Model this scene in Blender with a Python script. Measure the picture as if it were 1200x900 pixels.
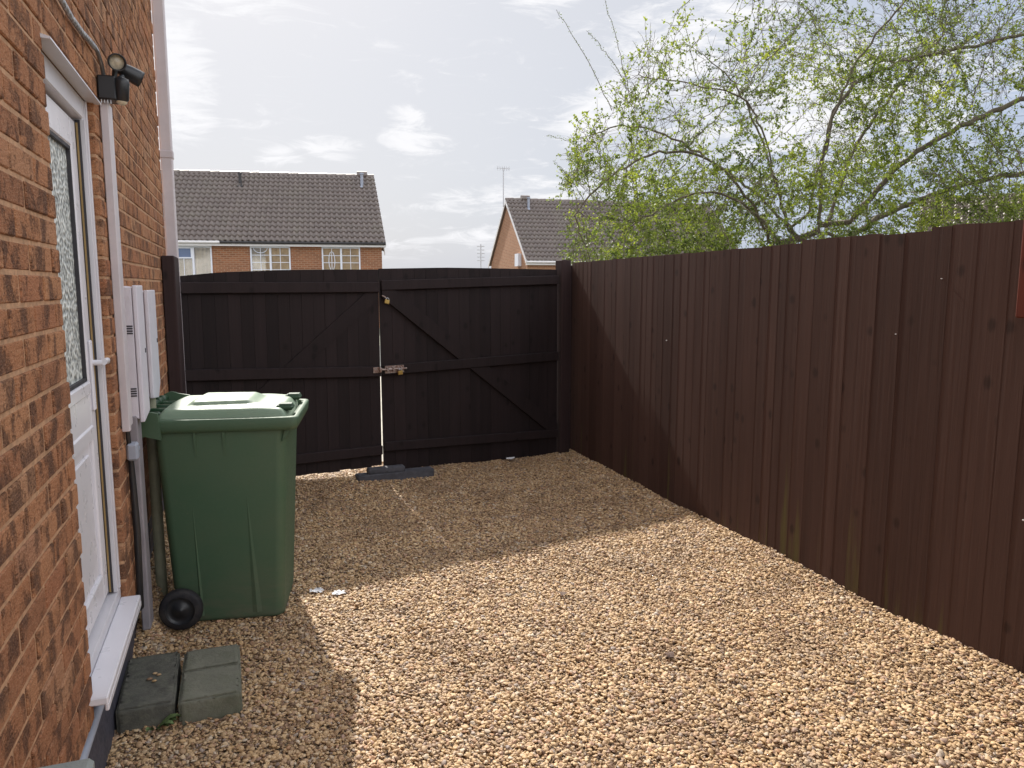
import bpy, bmesh, math, random
import numpy as np
from mathutils import Vector, Matrix, noise, kdtree
R_ = math.radians
S = bpy.context.scene
for o in list(bpy.data.objects): bpy.data.objects.remove(o)
COL = S.collection

# ------------------------------------------------------------ camera, sky, sun, exposure
YAW, PITCH = R_(19.8), R_(7.45)
cd = bpy.data.cameras.new('camera'); cam = bpy.data.objects.new('camera', cd); COL.objects.link(cam)
cd.sensor_width = 36; cd.lens = 880/1200*36; cd.clip_start = 0.02; cd.clip_end = 3000
cam.location = (0.46, 0, 1.6); cam.rotation_euler = (R_(90)-PITCH, 0, -YAW)
S.camera = cam
SUN_EL, SUN_AZ = R_(39.6), R_(-2.9)          # azimuth from +Y towards +X
sd = Vector((math.sin(SUN_AZ)*math.cos(SUN_EL), math.cos(SUN_AZ)*math.cos(SUN_EL), math.sin(SUN_EL)))
sl = bpy.data.lights.new('sun', 'SUN'); sun = bpy.data.objects.new('sun', sl); COL.objects.link(sun)
sl.energy = 4.2; sl.angle = R_(1.2); sl.color = (1.0, 0.95, 0.86)
sun.rotation_euler = sd.to_track_quat('Z', 'Y').to_euler(); sun.location = (0, 0, 30)
S.view_settings.view_transform = 'Standard'; S.view_settings.look = 'None'
S.view_settings.exposure = 0.75; S.view_settings.gamma = 1.0; S.view_settings.use_curve_mapping = False
SKY_STRENGTH = 0.15

class NT:
    """small helper to write node trees"""
    def __init__(s, tree): s.t = tree; s.n = tree.nodes; s.l = tree.links
    def add(s, typ, **kw):
        n = s.n.new(typ)
        for k, v in kw.items():
            if k.startswith('i_'):
                key = k[2:]; key = int(key) if key.isdigit() else key.replace('_', ' ')
                s.set(n.inputs[key], v)
            else: setattr(n, k, v)
        return n
    def set(s, inp, v):
        if isinstance(v, bpy.types.NodeSocket): s.l.new(v, inp)
        elif isinstance(v, bpy.types.Node): s.l.new(v.outputs[0], inp)
        else: inp.default_value = v
    def math(s, op, a, b=0.0, c=None, clamp=False):
        n = s.n.new('ShaderNodeMath'); n.operation = op; n.use_clamp = clamp
        s.set(n.inputs[0], a); s.set(n.inputs[1], b)
        if c is not None: s.set(n.inputs[2], c)
        return n.outputs[0]
    def vmath(s, op, a, b=None):
        n = s.n.new('ShaderNodeVectorMath'); n.operation = op; s.set(n.inputs[0], a)
        if b is not None: s.set(n.inputs[1], b)
        return n.outputs['Value'] if op in ('DOT_PRODUCT', 'LENGTH') else n.outputs[0]
    def mix(s, f, a, b, mode='MIX'):
        n = s.n.new('ShaderNodeMix'); n.data_type = 'RGBA'; n.blend_type = mode
        s.set(n.inputs[0], f); s.set(n.inputs[6], c4(a)); s.set(n.inputs[7], c4(b)); return n.outputs[2]
    def ramp(s, f, stops, interp='LINEAR'):
        n = s.n.new('ShaderNodeValToRGB'); n.color_ramp.interpolation = interp
        e = n.color_ramp.elements
        while len(e) < len(stops): e.new(0.5)
        for el, (p, c) in zip(e, stops):
            el.position = p; el.color = c4(c) if not isinstance(c, (int, float)) else (c, c, c, 1)
        s.set(n.inputs[0], f); return n.outputs[0]
    def mapr(s, v, a, b, c=0.0, d=1.0, smooth=False):
        n = s.n.new('ShaderNodeMapRange'); n.interpolation_type = 'SMOOTHSTEP' if smooth else 'LINEAR'
        for i, x in enumerate((v, a, b, c, d)): s.set(n.inputs[i], x)
        return n.outputs[0]
    def noise(s, vec, scale, detail=4, rough=0.55, dist=0.0):
        n = s.n.new('ShaderNodeTexNoise'); s.set(n.inputs['Vector'], vec); s.set(n.inputs['Scale'], scale)
        n.inputs['Detail'].default_value = detail; n.inputs['Roughness'].default_value = rough
        n.inputs['Distortion'].default_value = dist; return n.outputs[0]
def c4(c):
    if isinstance(c, (tuple, list)) and len(c) == 3: return (c[0], c[1], c[2], 1)
    return c

# ---- world: Nishita sky with thin real-direction clouds and an added bright fill field mixed in
W = bpy.data.worlds.new('World'); S.world = W; W.use_nodes = True
w = NT(W.node_tree); W.node_tree.nodes.clear()
sky = w.add('ShaderNodeTexSky', sky_type='NISHITA'); sky.sun_disc = False
sky.sun_elevation = SUN_EL; sky.sun_rotation = SUN_AZ; sky.altitude = 50
sky.air_density = 1.0; sky.dust_density = 3.0; sky.ozone_density = 1.0
tc = w.add('ShaderNodeTexCoord'); D = tc.outputs['Generated']
sep = w.add('ShaderNodeSeparateXYZ', i_0=D)
zz = w.math('MAXIMUM', sep.outputs[2], 0.03)
# project the direction on a cloud layer plane
px = w.math('DIVIDE', sep.outputs[0], w.math('ADD', zz, 0.12)); py = w.math('DIVIDE', sep.outputs[1], w.math('ADD', zz, 0.12))
cv = w.add('ShaderNodeCombineXYZ', i_0=px, i_1=py, i_2=0.0)
n_big = w.noise(w.vmath('ADD', cv, (3.1, 1.7, 0)), 0.9, 5, 0.55, 0.6)
n_fine = w.noise(w.vmath('ADD', cv, (1.1, 7.7, 0)), 5.0, 7, 0.62, 0.9)
cl = w.math('ADD', w.math('MULTIPLY', n_big, 0.62), w.math('MULTIPLY', n_fine, 0.38))
cl = w.mapr(cl, 0.43, 0.60, 0, 1, True)
def blob(u, v, su, sv, amp, tilt=0.0):
    """a soft patch of cloud in a fixed direction of the sky (az, el in degrees from the yaw of the drive)"""
    az, el = u, v
    d0 = Vector((math.sin(R_(az))*math.cos(R_(el)), math.cos(R_(az))*math.cos(R_(el)), math.sin(R_(el))))
    h = Vector((math.cos(R_(az)), -math.sin(R_(az)), 0)); up = h.cross(d0)
    h2 = h*math.cos(tilt)+up*math.sin(tilt); up2 = up*math.cos(tilt)-h*math.sin(tilt)
    a = w.math('DIVIDE', w.vmath('DOT_PRODUCT', D, tuple(h2)), math.sin(R_(su)))
    b = w.math('DIVIDE', w.vmath('DOT_PRODUCT', D, tuple(up2)), math.sin(R_(sv)))
    r = w.math('ADD', w.math('MULTIPLY', a, a), w.math('MULTIPLY', b, b))
    front = w.math('GREATER_THAN', w.vmath('DOT_PRODUCT', D, tuple(d0)), 0.5)
    g = w.math('MULTIPLY', w.math('SUBTRACT', 1.0, w.math('MINIMUM', r, 1.0)), front)
    return w.math('MULTIPLY', g, amp)
wisp = w.noise(w.vmath('MULTIPLY', D, (1, 1, 4.2)), 13.0, 9, 0.68, 0.9)
blobs = None
# az, el, half width, half height, amount, tilt
for spec in [(-3.5, 13.5, 3.2, 5.2, 1.2, 0), (0.5, 19.5, 5.5, 2.5, 0.85, 0), (6.6, 9.8, 3.2, 1.0, 1.0, 0.04), (3.2, 8.9, 2.2, 1.0, .8, 0.0),
             (12.0, 12.2, 1.9, .9, 1.0, -.1), (13.0, 10.6, 3.2, 1.3, 1.0, -.05), (21.0, 6.8, 12, 1.5, .75, 0.10), (22.0, 3.6, 14, 1.6, .7, 0.03),
             (27.0, 13.0, 6.0, 2.6, .95, 0.5), (33, 17, 10, 3.6, .8, .3), (41.0, 12, 14, 6, .8, 0), (22.0, 19.5, 3.5, 1.0, .7, 0.1)]:
    g = blob(*spec); blobs = g if blobs is None else w.math('MAXIMUM', blobs, g)
bc = w.mapr(w.math('ADD', blobs, w.math('MULTIPLY', w.math('SUBTRACT', wisp, 0.5), 3.4)), 0.15, 1.15, 0, 1, True)
back = w.mapr(sep.outputs[1], 0.55, -0.1, 0, 1, True)            # added cloud field behind and overhead, out of view, brightened to fill the shade
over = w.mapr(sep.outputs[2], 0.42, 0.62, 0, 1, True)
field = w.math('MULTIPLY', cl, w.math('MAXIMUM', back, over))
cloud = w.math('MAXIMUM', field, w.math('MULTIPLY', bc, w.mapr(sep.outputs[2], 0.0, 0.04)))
sunang = w.vmath('DOT_PRODUCT', D, tuple(sd))
veil = w.mix(w.mapr(sunang, .55, .86, 0, 1, True), (1.95, 2.25, 2.85), (2.55, 2.64, 2.86))
hazec = w.mix(0.94, sky.outputs[0], veil)              # thin white veil over the whole sky
hazec = w.mix(1.0, hazec, (1, 1, 1), 'MULTIPLY')
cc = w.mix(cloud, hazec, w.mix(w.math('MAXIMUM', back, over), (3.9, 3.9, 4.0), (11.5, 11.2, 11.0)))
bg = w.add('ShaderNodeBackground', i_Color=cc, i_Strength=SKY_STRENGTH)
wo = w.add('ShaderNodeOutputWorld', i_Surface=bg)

# ------------------------------------------------------------ mesh helpers
class MB:
    def __init__(s): s.v = []; s.f = []; s.t = []; s.sm = []
    def add(s, vs, fs, tone=0.5, smooth=False):
        b = len(s.v); s.v += [tuple(x) for x in vs]
        for k, q in enumerate(fs):
            s.f.append(tuple(b+i for i in q)); s.t.append(tone[k] if isinstance(tone, (list, np.ndarray)) else tone); s.sm.append(smooth)
        return s
    def box(s, x0, x1, y0, y1, z0, z1, tone=0.5, m=None):
        vs = [Vector((x, y, z)) for z in (z0, z1) for y in (y0, y1) for x in (x0, x1)]
        if m is not None: vs = [m @ v for v in vs]
        return s.add(vs, [(0, 2, 3, 1), (4, 5, 7, 6), (0, 1, 5, 4), (2, 6, 7, 3), (0, 4, 6, 2), (1, 3, 7, 5)], tone)
    def bevbox(s, x0, x1, y0, y1, z0, z1, b=0.004, tone=0.5, m=None):
        """box with chamfered edges"""
        c = Vector(((x0+x1)/2, (y0+y1)/2, (z0+z1)/2)); h = Vector(((x1-x0)/2, (y1-y0)/2, (z1-z0)/2))
        vs = []; idx = {}
        for sx in (-1, 1):
            for sy in (-1, 1):
                for sz in (-1, 1):
                    for ax in range(3):
                        d = [h.x-b, h.y-b, h.z-b]; d[ax] += b
                        idx[(sx, sy, sz, ax)] = len(vs); vs.append(c+Vector((sx*d[0], sy*d[1], sz*d[2])))
        fs = []
        def q(l, n):
            p = [vs[i] for i in l]; nn = (p[1]-p[0]).cross(p[2]-p[0])
            fs.append(tuple(l) if nn.dot(n) > 0 else tuple(reversed(l)))
        for ax in range(3):
            o1, o2 = [a for a in range(3) if a != ax]
            for sg in (-1, 1):
                l = []
                for a, bb in ((-1, -1), (1, -1), (1, 1), (-1, 1)):
                    k = [0, 0, 0]; k[ax] = sg; k[o1] = a; k[o2] = bb; l.append(idx[(k[0], k[1], k[2], ax)])
                n = [0, 0, 0]; n[ax] = sg; q(l, Vector(n))
            for a in (-1, 1):
                for bb in (-1, 1):
                    k1 = [0, 0, 0]; k1[o1] = a; k1[o2] = bb; k2 = list(k1); k1[ax] = -1; k2[ax] = 1
                    l = [idx[(*k1, o1)], idx[(*k2, o1)], idx[(*k2, o2)], idx[(*k1, o2)]]
                    n = [0, 0, 0]; n[o1] = a; n[o2] = bb; q(l, Vector(n))
        for sx in (-1, 1):
            for sy in (-1, 1):
                for sz in (-1, 1): q([idx[(sx, sy, sz, a)] for a in range(3)], Vector((sx, sy, sz)))
        if m is not None: vs = [m @ v for v in vs]
        return s.add(vs, fs, tone)
    def tube(s, pts, rad, n=8, tone=0.5, smooth=True, caps=True):
        pts = [Vector(p) for p in pts]; L = len(pts)
        rad = rad if isinstance(rad, (list, tuple)) else [rad]*L
        vs = []; ref = None
        for i, p in enumerate(pts):
            d = (pts[min(i+1, L-1)]-pts[max(i-1, 0)]).normalized()
            if ref is None: ref = d.orthogonal().normalized()
            a = (ref-d*ref.dot(d)); a = a.normalized() if a.length > 1e-6 else d.orthogonal().normalized(); ref = a
            b = d.cross(a)
            for k in range(n):
                t = 2*math.pi*k/n; vs.append(p+(a*math.cos(t)+b*math.sin(t))*rad[i])
        fs = [(i*n+k, i*n+(k+1) % n, (i+1)*n+(k+1) % n, (i+1)*n+k) for i in range(L-1) for k in range(n)]
        s.add(vs, fs, tone, smooth)
        if caps: s.add([vs[k] for k in range(n)], [tuple(range(n-1, -1, -1))], tone); s.add([vs[(L-1)*n+k] for k in range(n)], [tuple(range(n))], tone)
        return s
    def lathe(s, prof, n=24, m=None, tone=0.5, smooth=True):
        """prof: (r, z) list about Z"""
        vs = []; m = m or Matrix()
        for r, z in prof:
            for k in range(n):
                t = 2*math.pi*k/n; vs.append(m @ Vector((r*math.cos(t), r*math.sin(t), z)))
        fs = [(i*n+k, i*n+(k+1) % n, (i+1)*n+(k+1) % n, (i+1)*n+k) for i in range(len(prof)-1) for k in range(n)]
        return s.add(vs, fs, tone, smooth)
    def loft(s, rings, tone=0.5, smooth=True, cap0=True, cap1=True):
        n = len(rings[0]); vs = [v for r in rings for v in r]
        fs = [(i*n+k, i*n+(k+1) % n, (i+1)*n+(k+1) % n, (i+1)*n+k) for i in range(len(rings)-1) for k in range(n)]
        s.add(vs, fs, tone, smooth)
        if cap0: s.add(rings[0], [tuple(range(n-1, -1, -1))], tone)
        if cap1: s.add(rings[-1], [tuple(range(n))], tone)
        return s
    def prism(s, poly, d, tone=0.5):
        """poly: 3D points, d: extrusion vector"""
        n = len(poly); d = Vector(d); a = [Vector(p) for p in poly]; b = [p+d for p in a]
        s.add(a+b, [tuple(range(n-1, -1, -1)), tuple(range(n, 2*n))]+[(i, (i+1) % n, n+(i+1) % n, n+i) for i in range(n)], tone); return s
    def build(s, name, mat, parent=None, off=None, bevel=None):
        """verts are world coordinates; off (default: the parent's location) becomes the origin. off='local' keeps them"""
        me = bpy.data.meshes.new(name)
        if off == 'local': o3 = Vector((0, 0, 0))
        elif off is not None: o3 = Vector(off)
        elif parent is not None:
            o3 = Vector(parent.location)
            if parent.parent: o3 = o3+Vector(parent.parent.location)
        else: o3 = Vector((0, 0, 0))
        co = np.array(s.v, dtype=float)-np.array(o3)
        me.from_pydata(co.tolist(), [], s.f); me.update()
        at = me.attributes.new('tone', 'FLOAT', 'FACE'); at.data.foreach_set('value', np.array(s.t, dtype=np.float32))
        me.polygons.foreach_set('use_smooth', np.array(s.sm, dtype=bool))
        me.materials.append(mat)
        ob = bpy.data.objects.new(name, me); COL.objects.link(ob)
        if parent is not None: ob.parent = parent
        elif off is not None and off != 'local': ob.location = o3
        if bevel:
            bv = ob.modifiers.new('bevel', 'BEVEL'); bv.width = bevel; bv.segments = 2; bv.limit_method = 'ANGLE'; bv.angle_limit = R_(40)
        return ob
def empty(name, loc, label, cat, group=None, rz=0):
    o = bpy.data.objects.new(name, None); COL.objects.link(o); o.location = loc; o.rotation_euler[2] = rz; o.empty_display_size = 0.2
    return tag(o, label, cat, group)
def tag(o, label=None, cat=None, group=None, kind=None):
    if label: o['label'] = label
    if cat: o['category'] = cat
    if group: o['group'] = group
    if kind: o['kind'] = kind
    return o
random.seed(7); rng = np.random.default_rng(7)

# ------------------------------------------------------------ materials
def newmat(name):
    m = bpy.data.materials.new(name); m.use_nodes = True; n = NT(m.node_tree); n.n.clear()
    p = n.add('ShaderNodeBsdfPrincipled'); o = n.add('ShaderNodeOutputMaterial', i_Surface=p)
    return m, n, p
def bump(n, p, h, strength=0.4, dist=0.01):
    b = n.add('ShaderNodeBump', i_Strength=strength, i_Distance=dist, i_Height=h); n.l.new(b.outputs[0], p.inputs['Normal'])
def tone(n): return n.add('ShaderNodeAttribute', attribute_name='tone').outputs['Fac']
def obc(n): return n.add('ShaderNodeTexCoord').outputs['Object']
def scaled(n, v, s): return n.vmath('MULTIPLY', v, s)
def simple(name, col, rough=0.5, metal=0.0, var=0.15, scale=6.0, bmp=0.0, bscale=60.0, dirt=None, spec=0.5):
    m, n, p = newmat(name); co = obc(n)
    f = n.noise(co, scale, 5, 0.6)
    k = n.mapr(f, 0.3, 0.7, 1-var, 1+var)
    c = n.mix(1.0, col, n.add('ShaderNodeCombineXYZ', i_0=k, i_1=k, i_2=k).outputs[0], 'MULTIPLY')
    if dirt: c = n.mix(n.mapr(n.noise(co, dirt[1], 6, 0.7), dirt[2], dirt[3], 0, dirt[4]), c, dirt[0])
    n.set(p.inputs['Base Color'], c); p.inputs['Metallic'].default_value = metal; p.inputs['Specular IOR Level'].default_value = spec
    n.set(p.inputs['Roughness'], n.mapr(n.noise(co, scale*3, 3), 0.3, 0.7, rough*0.85, min(1, rough*1.15)))
    if bmp: bump(n, p, n.noise(co, bscale, 6, 0.6), bmp, 0.004)
    return m
def brick_mat(name, far=False):
    m, n, p = newmat(name); co = obc(n); t = tone(n)
    base = n.ramp(t, [(0, (.29, .125, .065)), (.14, (.35, .15, .075)), (.35, (.40, .175, .085)), (.6, (.45, .215, .108)), (.8, (.37, .15, .076)), (.92, (.47, .25, .138)), (1, (.33, .15, .088))])
    if not far:
        shift = n.vmath('ADD', scaled(n, co, (9, 12, 8)), n.add('ShaderNodeCombineXYZ', i_0=0.0, i_1=n.math('MULTIPLY', t, 37), i_2=n.math('MULTIPLY', t, 11)).outputs[0])
        pat = n.noise(shift, 1.0, 3, 0.55, 0.3)
        blot = n.mapr(n.math('ADD', pat, n.math('MULTIPLY', n.math('SUBTRACT', n.noise(co, 120, 4, .7), .5), .45)), 0.47, 0.66, 0, 1, True)
        fine = n.noise(co, 190, 4, 0.7)
        crk = n.add('ShaderNodeTexVoronoi', feature='F1', i_Vector=n.vmath('ADD', scaled(n, co, (60, 60, 150)), n.vmath('MULTIPLY', n.add('ShaderNodeCombineXYZ', i_0=fine, i_1=fine, i_2=fine).outputs[0], (3, 3, 3))), i_Scale=1.0).outputs[0]
        base = n.mix(n.math('MULTIPLY', blot, n.mapr(fine, .35, .62, .45, 1.0)), base, (.16, .082, .062))
        base = n.mix(n.mapr(n.noise(co, 300, 3, 0.6), 0.48, 0.72, 0, .65), base, (.60, .38, .24))
        base = n.mix(n.mapr(crk, 0.62, .95, 0, .6), base, (.10, .05, .035))
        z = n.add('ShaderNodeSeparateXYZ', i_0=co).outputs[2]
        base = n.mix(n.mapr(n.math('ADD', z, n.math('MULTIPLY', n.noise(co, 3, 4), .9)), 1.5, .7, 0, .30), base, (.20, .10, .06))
        h = n.math('ADD', n.math('MULTIPLY', fine, .5), n.math('MULTIPLY', n.noise(scaled(n, co, (1, 1, 2)), 45, 5, 0.65), 1.2))
        h = n.math('SUBTRACT', h, n.math('MULTIPLY', n.math('MULTIPLY', crk, blot), 1.3))
        bump(n, p, h, 1.0, 0.009)
    n.set(p.inputs['Base Color'], base); p.inputs['Roughness'].default_value = .93; p.inputs['Specular IOR Level'].default_value = .2
    return m
def far_brick(name, c1, c2, mort):
    m, n, p = newmat(name)
    uv = n.add('ShaderNodeUVMap').outputs[0]
    co = n.add('ShaderNodeTexCoord').outputs['UV']
    b = n.add('ShaderNodeTexBrick', i_Vector=co, i_Color1=c4(c1), i_Color2=c4(c2), i_Mortar=c4(mort), i_Scale=1.0)
    b.inputs['Mortar Size'].default_value = .012; b.inputs['Brick Width'].default_value = .225; b.inputs['Row Height'].default_value = .075
    b.inputs['Bias'].default_value = 0.1
    n.set(p.inputs['Base Color'], b.outputs[0]); p.inputs['Roughness'].default_value = .9; p.inputs['Specular IOR Level'].default_value = .2
    return m
def wood_mat(name, dark, light, algae=0.0, rough=.8):
    m, n, p = newmat(name); co = obc(n); t = tone(n)
    off = n.add('ShaderNodeCombineXYZ', i_0=n.math('MULTIPLY', t, 31), i_1=n.math('MULTIPLY', t, 17), i_2=n.math('MULTIPLY', t, 5)).outputs[0]
    g = n.noise(n.vmath('ADD', scaled(n, co, (38, 38, 1.1)), off), 1.0, 6, .62, .35)
    g2 = n.noise(n.vmath('ADD', scaled(n, co, (7, 7, .9)), off), 1.0, 4, .6, .2)
    k = n.math('ADD', n.math('MULTIPLY', g, .45), n.math('ADD', n.math('MULTIPLY', g2, .45), n.math('MULTIPLY', t, .30)))
    c = n.mix(n.mapr(k, .34, .80, 0, 1), dark, light)
    kn = n.add('ShaderNodeTexVoronoi', feature='F1', i_Vector=n.vmath('ADD', scaled(n, co, (7.0, 7.0, 5.0)), off), i_Scale=1.0).outputs[0]
    c = n.mix(n.mapr(n.math('ADD', kn, n.math('MULTIPLY', n.math('SUBTRACT', g, .5), .25)), .20, .06, 0, .60, True), c, tuple(x*.35 for x in dark))
    if algae:
        z = n.add('ShaderNodeSeparateXYZ', i_0=co).outputs[2]
        a = n.math('ADD', n.noise(n.vmath('ADD', scaled(n, co, (12, 12, .8)), off), 1.0, 4, .6), n.mapr(z, .8, .05, -.18, .08))
        sel = n.mapr(n.math('FRACT', n.math('MULTIPLY', t, 7.31)), .62, .72)
        c = n.mix(n.math('MULTIPLY', n.mapr(a, .54, .72, 0, algae, True), sel), c, (.105, .10, .028))
    n.set(p.inputs['Base Color'], c); p.inputs['Roughness'].default_value = rough; p.inputs['Specular IOR Level'].default_value = .25
    bump(n, p, g, .35, .004)
    return m
M = {}
M['brick'] = brick_mat('rustic brick')
M['mortar'] = simple('sand mortar', (.44, .26, .15), .95, var=.3, scale=40, bmp=.5, bscale=300)
M['plinth'] = brick_mat('engineering')
M['engineering'] = simple('blue engineering brick', (.055, .055, .075), .6, var=.35, scale=25, bmp=.3, bscale=120)
M['upvc'] = simple('white upvc', (.58, .57, .61), .35, var=.05, scale=5, dirt=((.5, .44, .38), 9, .6, .9, .2))
M['upvc_clean'] = simple('clean white upvc', (.68, .67, .72), .30, var=.03, scale=5, dirt=((.6, .55, .48), 16, .62, .95, .2))
M['pipe_white'] = simple('lilac white pvc', (.54, .50, .53), .45, var=.08, scale=7, dirt=((.40, .33, .30), 14, .55, .8, .4))
M['box_white'] = simple('meter box white', (.62, .60, .67), .5, var=.05, scale=6, dirt=((.42, .38, .36), 20, .58, .8, .5))
M['seal'] = simple('black rubber seal', (.03, .028, .035), .6)
M['gold'] = simple('worn gold spacer', (.35, .24, .10), .5, metal=.3)
M['greypvc'] = simple('grey pvc cover', (.25, .235, .26), .6, var=.15, scale=8)
M['buffpvc'] = simple('buff green pipe', (.27, .27, .19), .6, var=.2, scale=8)
M['black'] = simple('black plastic', (.018, .020, .024), .38, var=.2)
M['rubber'] = simple('black rubber tyre', (.012, .012, .016), .75, var=.3, dirt=((.10, .085, .07), 14, .5, .75, .5))
M['steel'] = simple('galvanised steel', (.45, .45, .47), .4, metal=.8, var=.2, scale=30)
M['rust'] = simple('old bolt steel', (.36, .30, .28), .5, metal=.6, var=.4, scale=40, dirt=((.20, .09, .05), 50, .45, .6, .8))
M['brass'] = simple('brass padlock', (.55, .38, .12), .35, metal=.8, var=.15)
M['gate'] = wood_mat('dark stained gate', (.0105, .0068, .0075), (.024, .0155, .0165), rough=.75)
M['fence'] = wood_mat('brown stained fence', (.046, .0225, .0175), (.080, .042, .033), algae=.55)
M['post'] = wood_mat('dark post', (.022, .013, .014), (.050, .030, .030))
M['redwood'] = wood_mat('red stained timber', (.075, .014, .009), (.15, .034, .018), rough=.6)
M['block'] = simple('grey walling block', (.075, .076, .09), .9, var=.25, scale=12, bmp=.5, bscale=90)
M['paverdark'] = simple('dark damp concrete', (.085, .083, .070), .95, var=.3, scale=14, bmp=.8, bscale=110, dirt=((.15, .15, .115), 18, .45, .7, .8))
M['paver'] = simple('mossy concrete', (.155, .155, .12), .95, var=.2, scale=14, bmp=.8, bscale=110, dirt=((.085, .10, .055), 9, .45, .7, .6))
M['ledge'] = simple('grey concrete', (.22, .24, .23), .9, var=.15, scale=10, bmp=.5, bscale=110)
M['lead'] = simple('lead grey', (.30, .33, .40), .5, var=.1)
M['fascia'] = simple('white fascia', (.72, .71, .72), .5, var=.05)
M['gutter'] = simple('black gutter', (.03, .028, .03), .5)
M['farframe'] = simple('white window frame', (.75, .78, .86), .4, var=.03)
M['curtain'] = simple('beige curtain', (.34, .28, .18), .9, var=.3, scale=3)
M['lens'] = simple('lamp lens', (.62, .55, .42), .15, var=.3, scale=60)
M['scrap'] = simple('white scrap', (.75, .75, .77), .8, var=.1)
M['aerial'] = simple('aerial metal', (.50, .50, .52), .5, metal=.3)
M['asphalt'] = simple('asphalt', (.06, .06, .06), .95, var=.2, scale=3, bmp=.3, bscale=80)
M['concrete'] = simple('pale concrete drive', (.42, .39, .33), .95, var=.15, scale=3, bmp=.2, bscale=60)
M['render'] = simple('house inside', (.3, .28, .26), .9)
M['grass'] = simple('grass', (.13, .13, .095), .95, var=.4, scale=2, bmp=.5, bscale=40)
# bin plastic: slightly weathered green
def bin_mat(name, col, pale, rough, amt):
    m, n, p = newmat(name); co = obc(n)
    sc = n.noise(scaled(n, co, (3, 3, 14)), 1.6, 5, .7, .4); sp = n.noise(co, 70, 4, .7)
    c = n.mix(n.mapr(n.noise(co, 2.3, 4, .6), .35, .7, 0, amt), col, pale)
    c = n.mix(n.mapr(sp, .60, .78, 0, .35), c, (.16, .17, .13))
    z = n.add('ShaderNodeSeparateXYZ', i_0=co).outputs[2]
    c = n.mix(n.math('MULTIPLY', n.mapr(z, .30, .02, 0, 1), n.mapr(sc, .42, .66, 0, .45)), c, (.13, .12, .085))
    n.set(p.inputs['Base Color'], c); n.set(p.inputs['Roughness'], n.mapr(sp, .3, .7, rough-.08, rough+.12))
    bump(n, p, n.noise(co, 260, 3), .08, .002); return m
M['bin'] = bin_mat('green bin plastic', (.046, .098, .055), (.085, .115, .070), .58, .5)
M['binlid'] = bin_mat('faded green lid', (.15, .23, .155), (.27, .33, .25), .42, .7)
M['bindark'] = bin_mat('dark green plastic', (.02, .055, .028), (.03, .07, .035), .35, .4)
# obscured door glass
m, n, p = newmat('obscured glass'); co = obc(n)
v = n.add('ShaderNodeTexVoronoi', feature='SMOOTH_F1', i_Vector=co, i_Scale=75.0).outputs[0]
n.set(p.inputs['Base Color'], n.mix(n.mapr(v, .2, .7), (.16, .18, .18), (.80, .83, .80))); p.inputs['Roughness'].default_value = .45
bump(n, p, v, 1.0, .01); M['glass_obs'] = m
m, n, p = newmat('window glass'); p.inputs['Base Color'].default_value = (.9, .95, 1, 1); p.inputs['Roughness'].default_value = .03
tr = n.add('ShaderNodeBsdfTransparent'); gl = n.add('ShaderNodeBsdfGlossy', i_Roughness=.02)
mx = n.add('ShaderNodeMixShader', i_0=.07, i_1=tr, i_2=gl); n.l.new(mx.outputs[0], [x for x in n.n if x.type == 'OUTPUT_MATERIAL'][0].inputs[0]); M['glass'] = m
m, n, p = newmat('blue reflecting glass'); p.inputs['Base Color'].default_value = (.09, .14, .26, 1); p.inputs['Roughness'].default_value = .1; M['glass_blue'] = m
# roof tiles
def tile_mat(name, a, b):
    m, n, p = newmat(name); t = tone(n); co = obc(n)
    c = n.mix(n.mapr(t, 0, 1, .3, .7), a, b); c = n.mix(n.mapr(n.noise(co, 1.2, 5, .7), .5, .75, 0, .4), c, (.16, .15, .10))
    n.set(p.inputs['Base Color'], c); p.inputs['Roughness'].default_value = .42; p.inputs['Specular IOR Level'].default_value = .9; return m
M['tile'] = tile_mat('brown concrete tile', (.082, .060, .052), (.165, .128, .112))
M['tile_tan'] = tile_mat('tan concrete tile', (.11, .09, .07), (.19, .155, .12))
M['tile_tan'].node_tree.nodes['Principled BSDF'].inputs['Specular IOR Level'].default_value = .2
M['farbrickA'] = far_brick('orange brick', (.36, .15, .075), (.24, .10, .055), (.36, .24, .16))
M['farbrickB'] = far_brick('light orange brick', (.40, .20, .115), (.30, .14, .08), (.42, .29, .20))
# gravel stone
def stone_mat():
    m, n, p = newmat('gravel stone'); r = n.add('ShaderNodeObjectInfo').outputs['Random']
    c = n.ramp(r, [(0, (.10, .06, .04)), (.10, (.24, .145, .085)), (.22, (.42, .275, .145)), (.42, (.56, .39, .215)), (.58, (.47, .30, .14)), (.72, (.62, .47, .29)), (.84, (.38, .20, .10)), (.90, (.66, .56, .42)), (.95, (.24, .19, .17)), (1, (.50, .29, .18))])
    co = obc(n)
    loc = n.add('ShaderNodeObjectInfo').outputs['Location']
    c = n.mix(n.mapr(n.noise(loc, 2.6, 5, .65, .4), .46, .70, 0, .50, True), c, (.20, .125, .075))
    c = n.mix(n.mapr(n.noise(n.vmath('ADD', loc, (7, 3, 0)), 5.5, 3, .6), .58, .74, 0, .30, True), c, (.52, .46, .38))
    c = n.mix(n.mapr(n.noise(n.vmath('ADD', co, n.add('ShaderNodeCombineXYZ', i_0=n.math('MULTIPLY', r, 40)).outputs[0]), 1.7, 4), .4, .7, 0, .4), c, (.30, .19, .11))
    hs = n.add('ShaderNodeHueSaturation', i_Saturation=.99, i_Value=1.04, i_Color=c); n.set(p.inputs['Base Color'], hs); p.inputs['Roughness'].default_value = .60; p.inputs['Specular IOR Level'].default_value = .4; return m
M['stone'] = stone_mat()
m, n, p = newmat('gravel bed'); co = obc(n)
v = n.add('ShaderNodeTexVoronoi', feature='F1', i_Vector=co, i_Scale=62.0)
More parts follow.
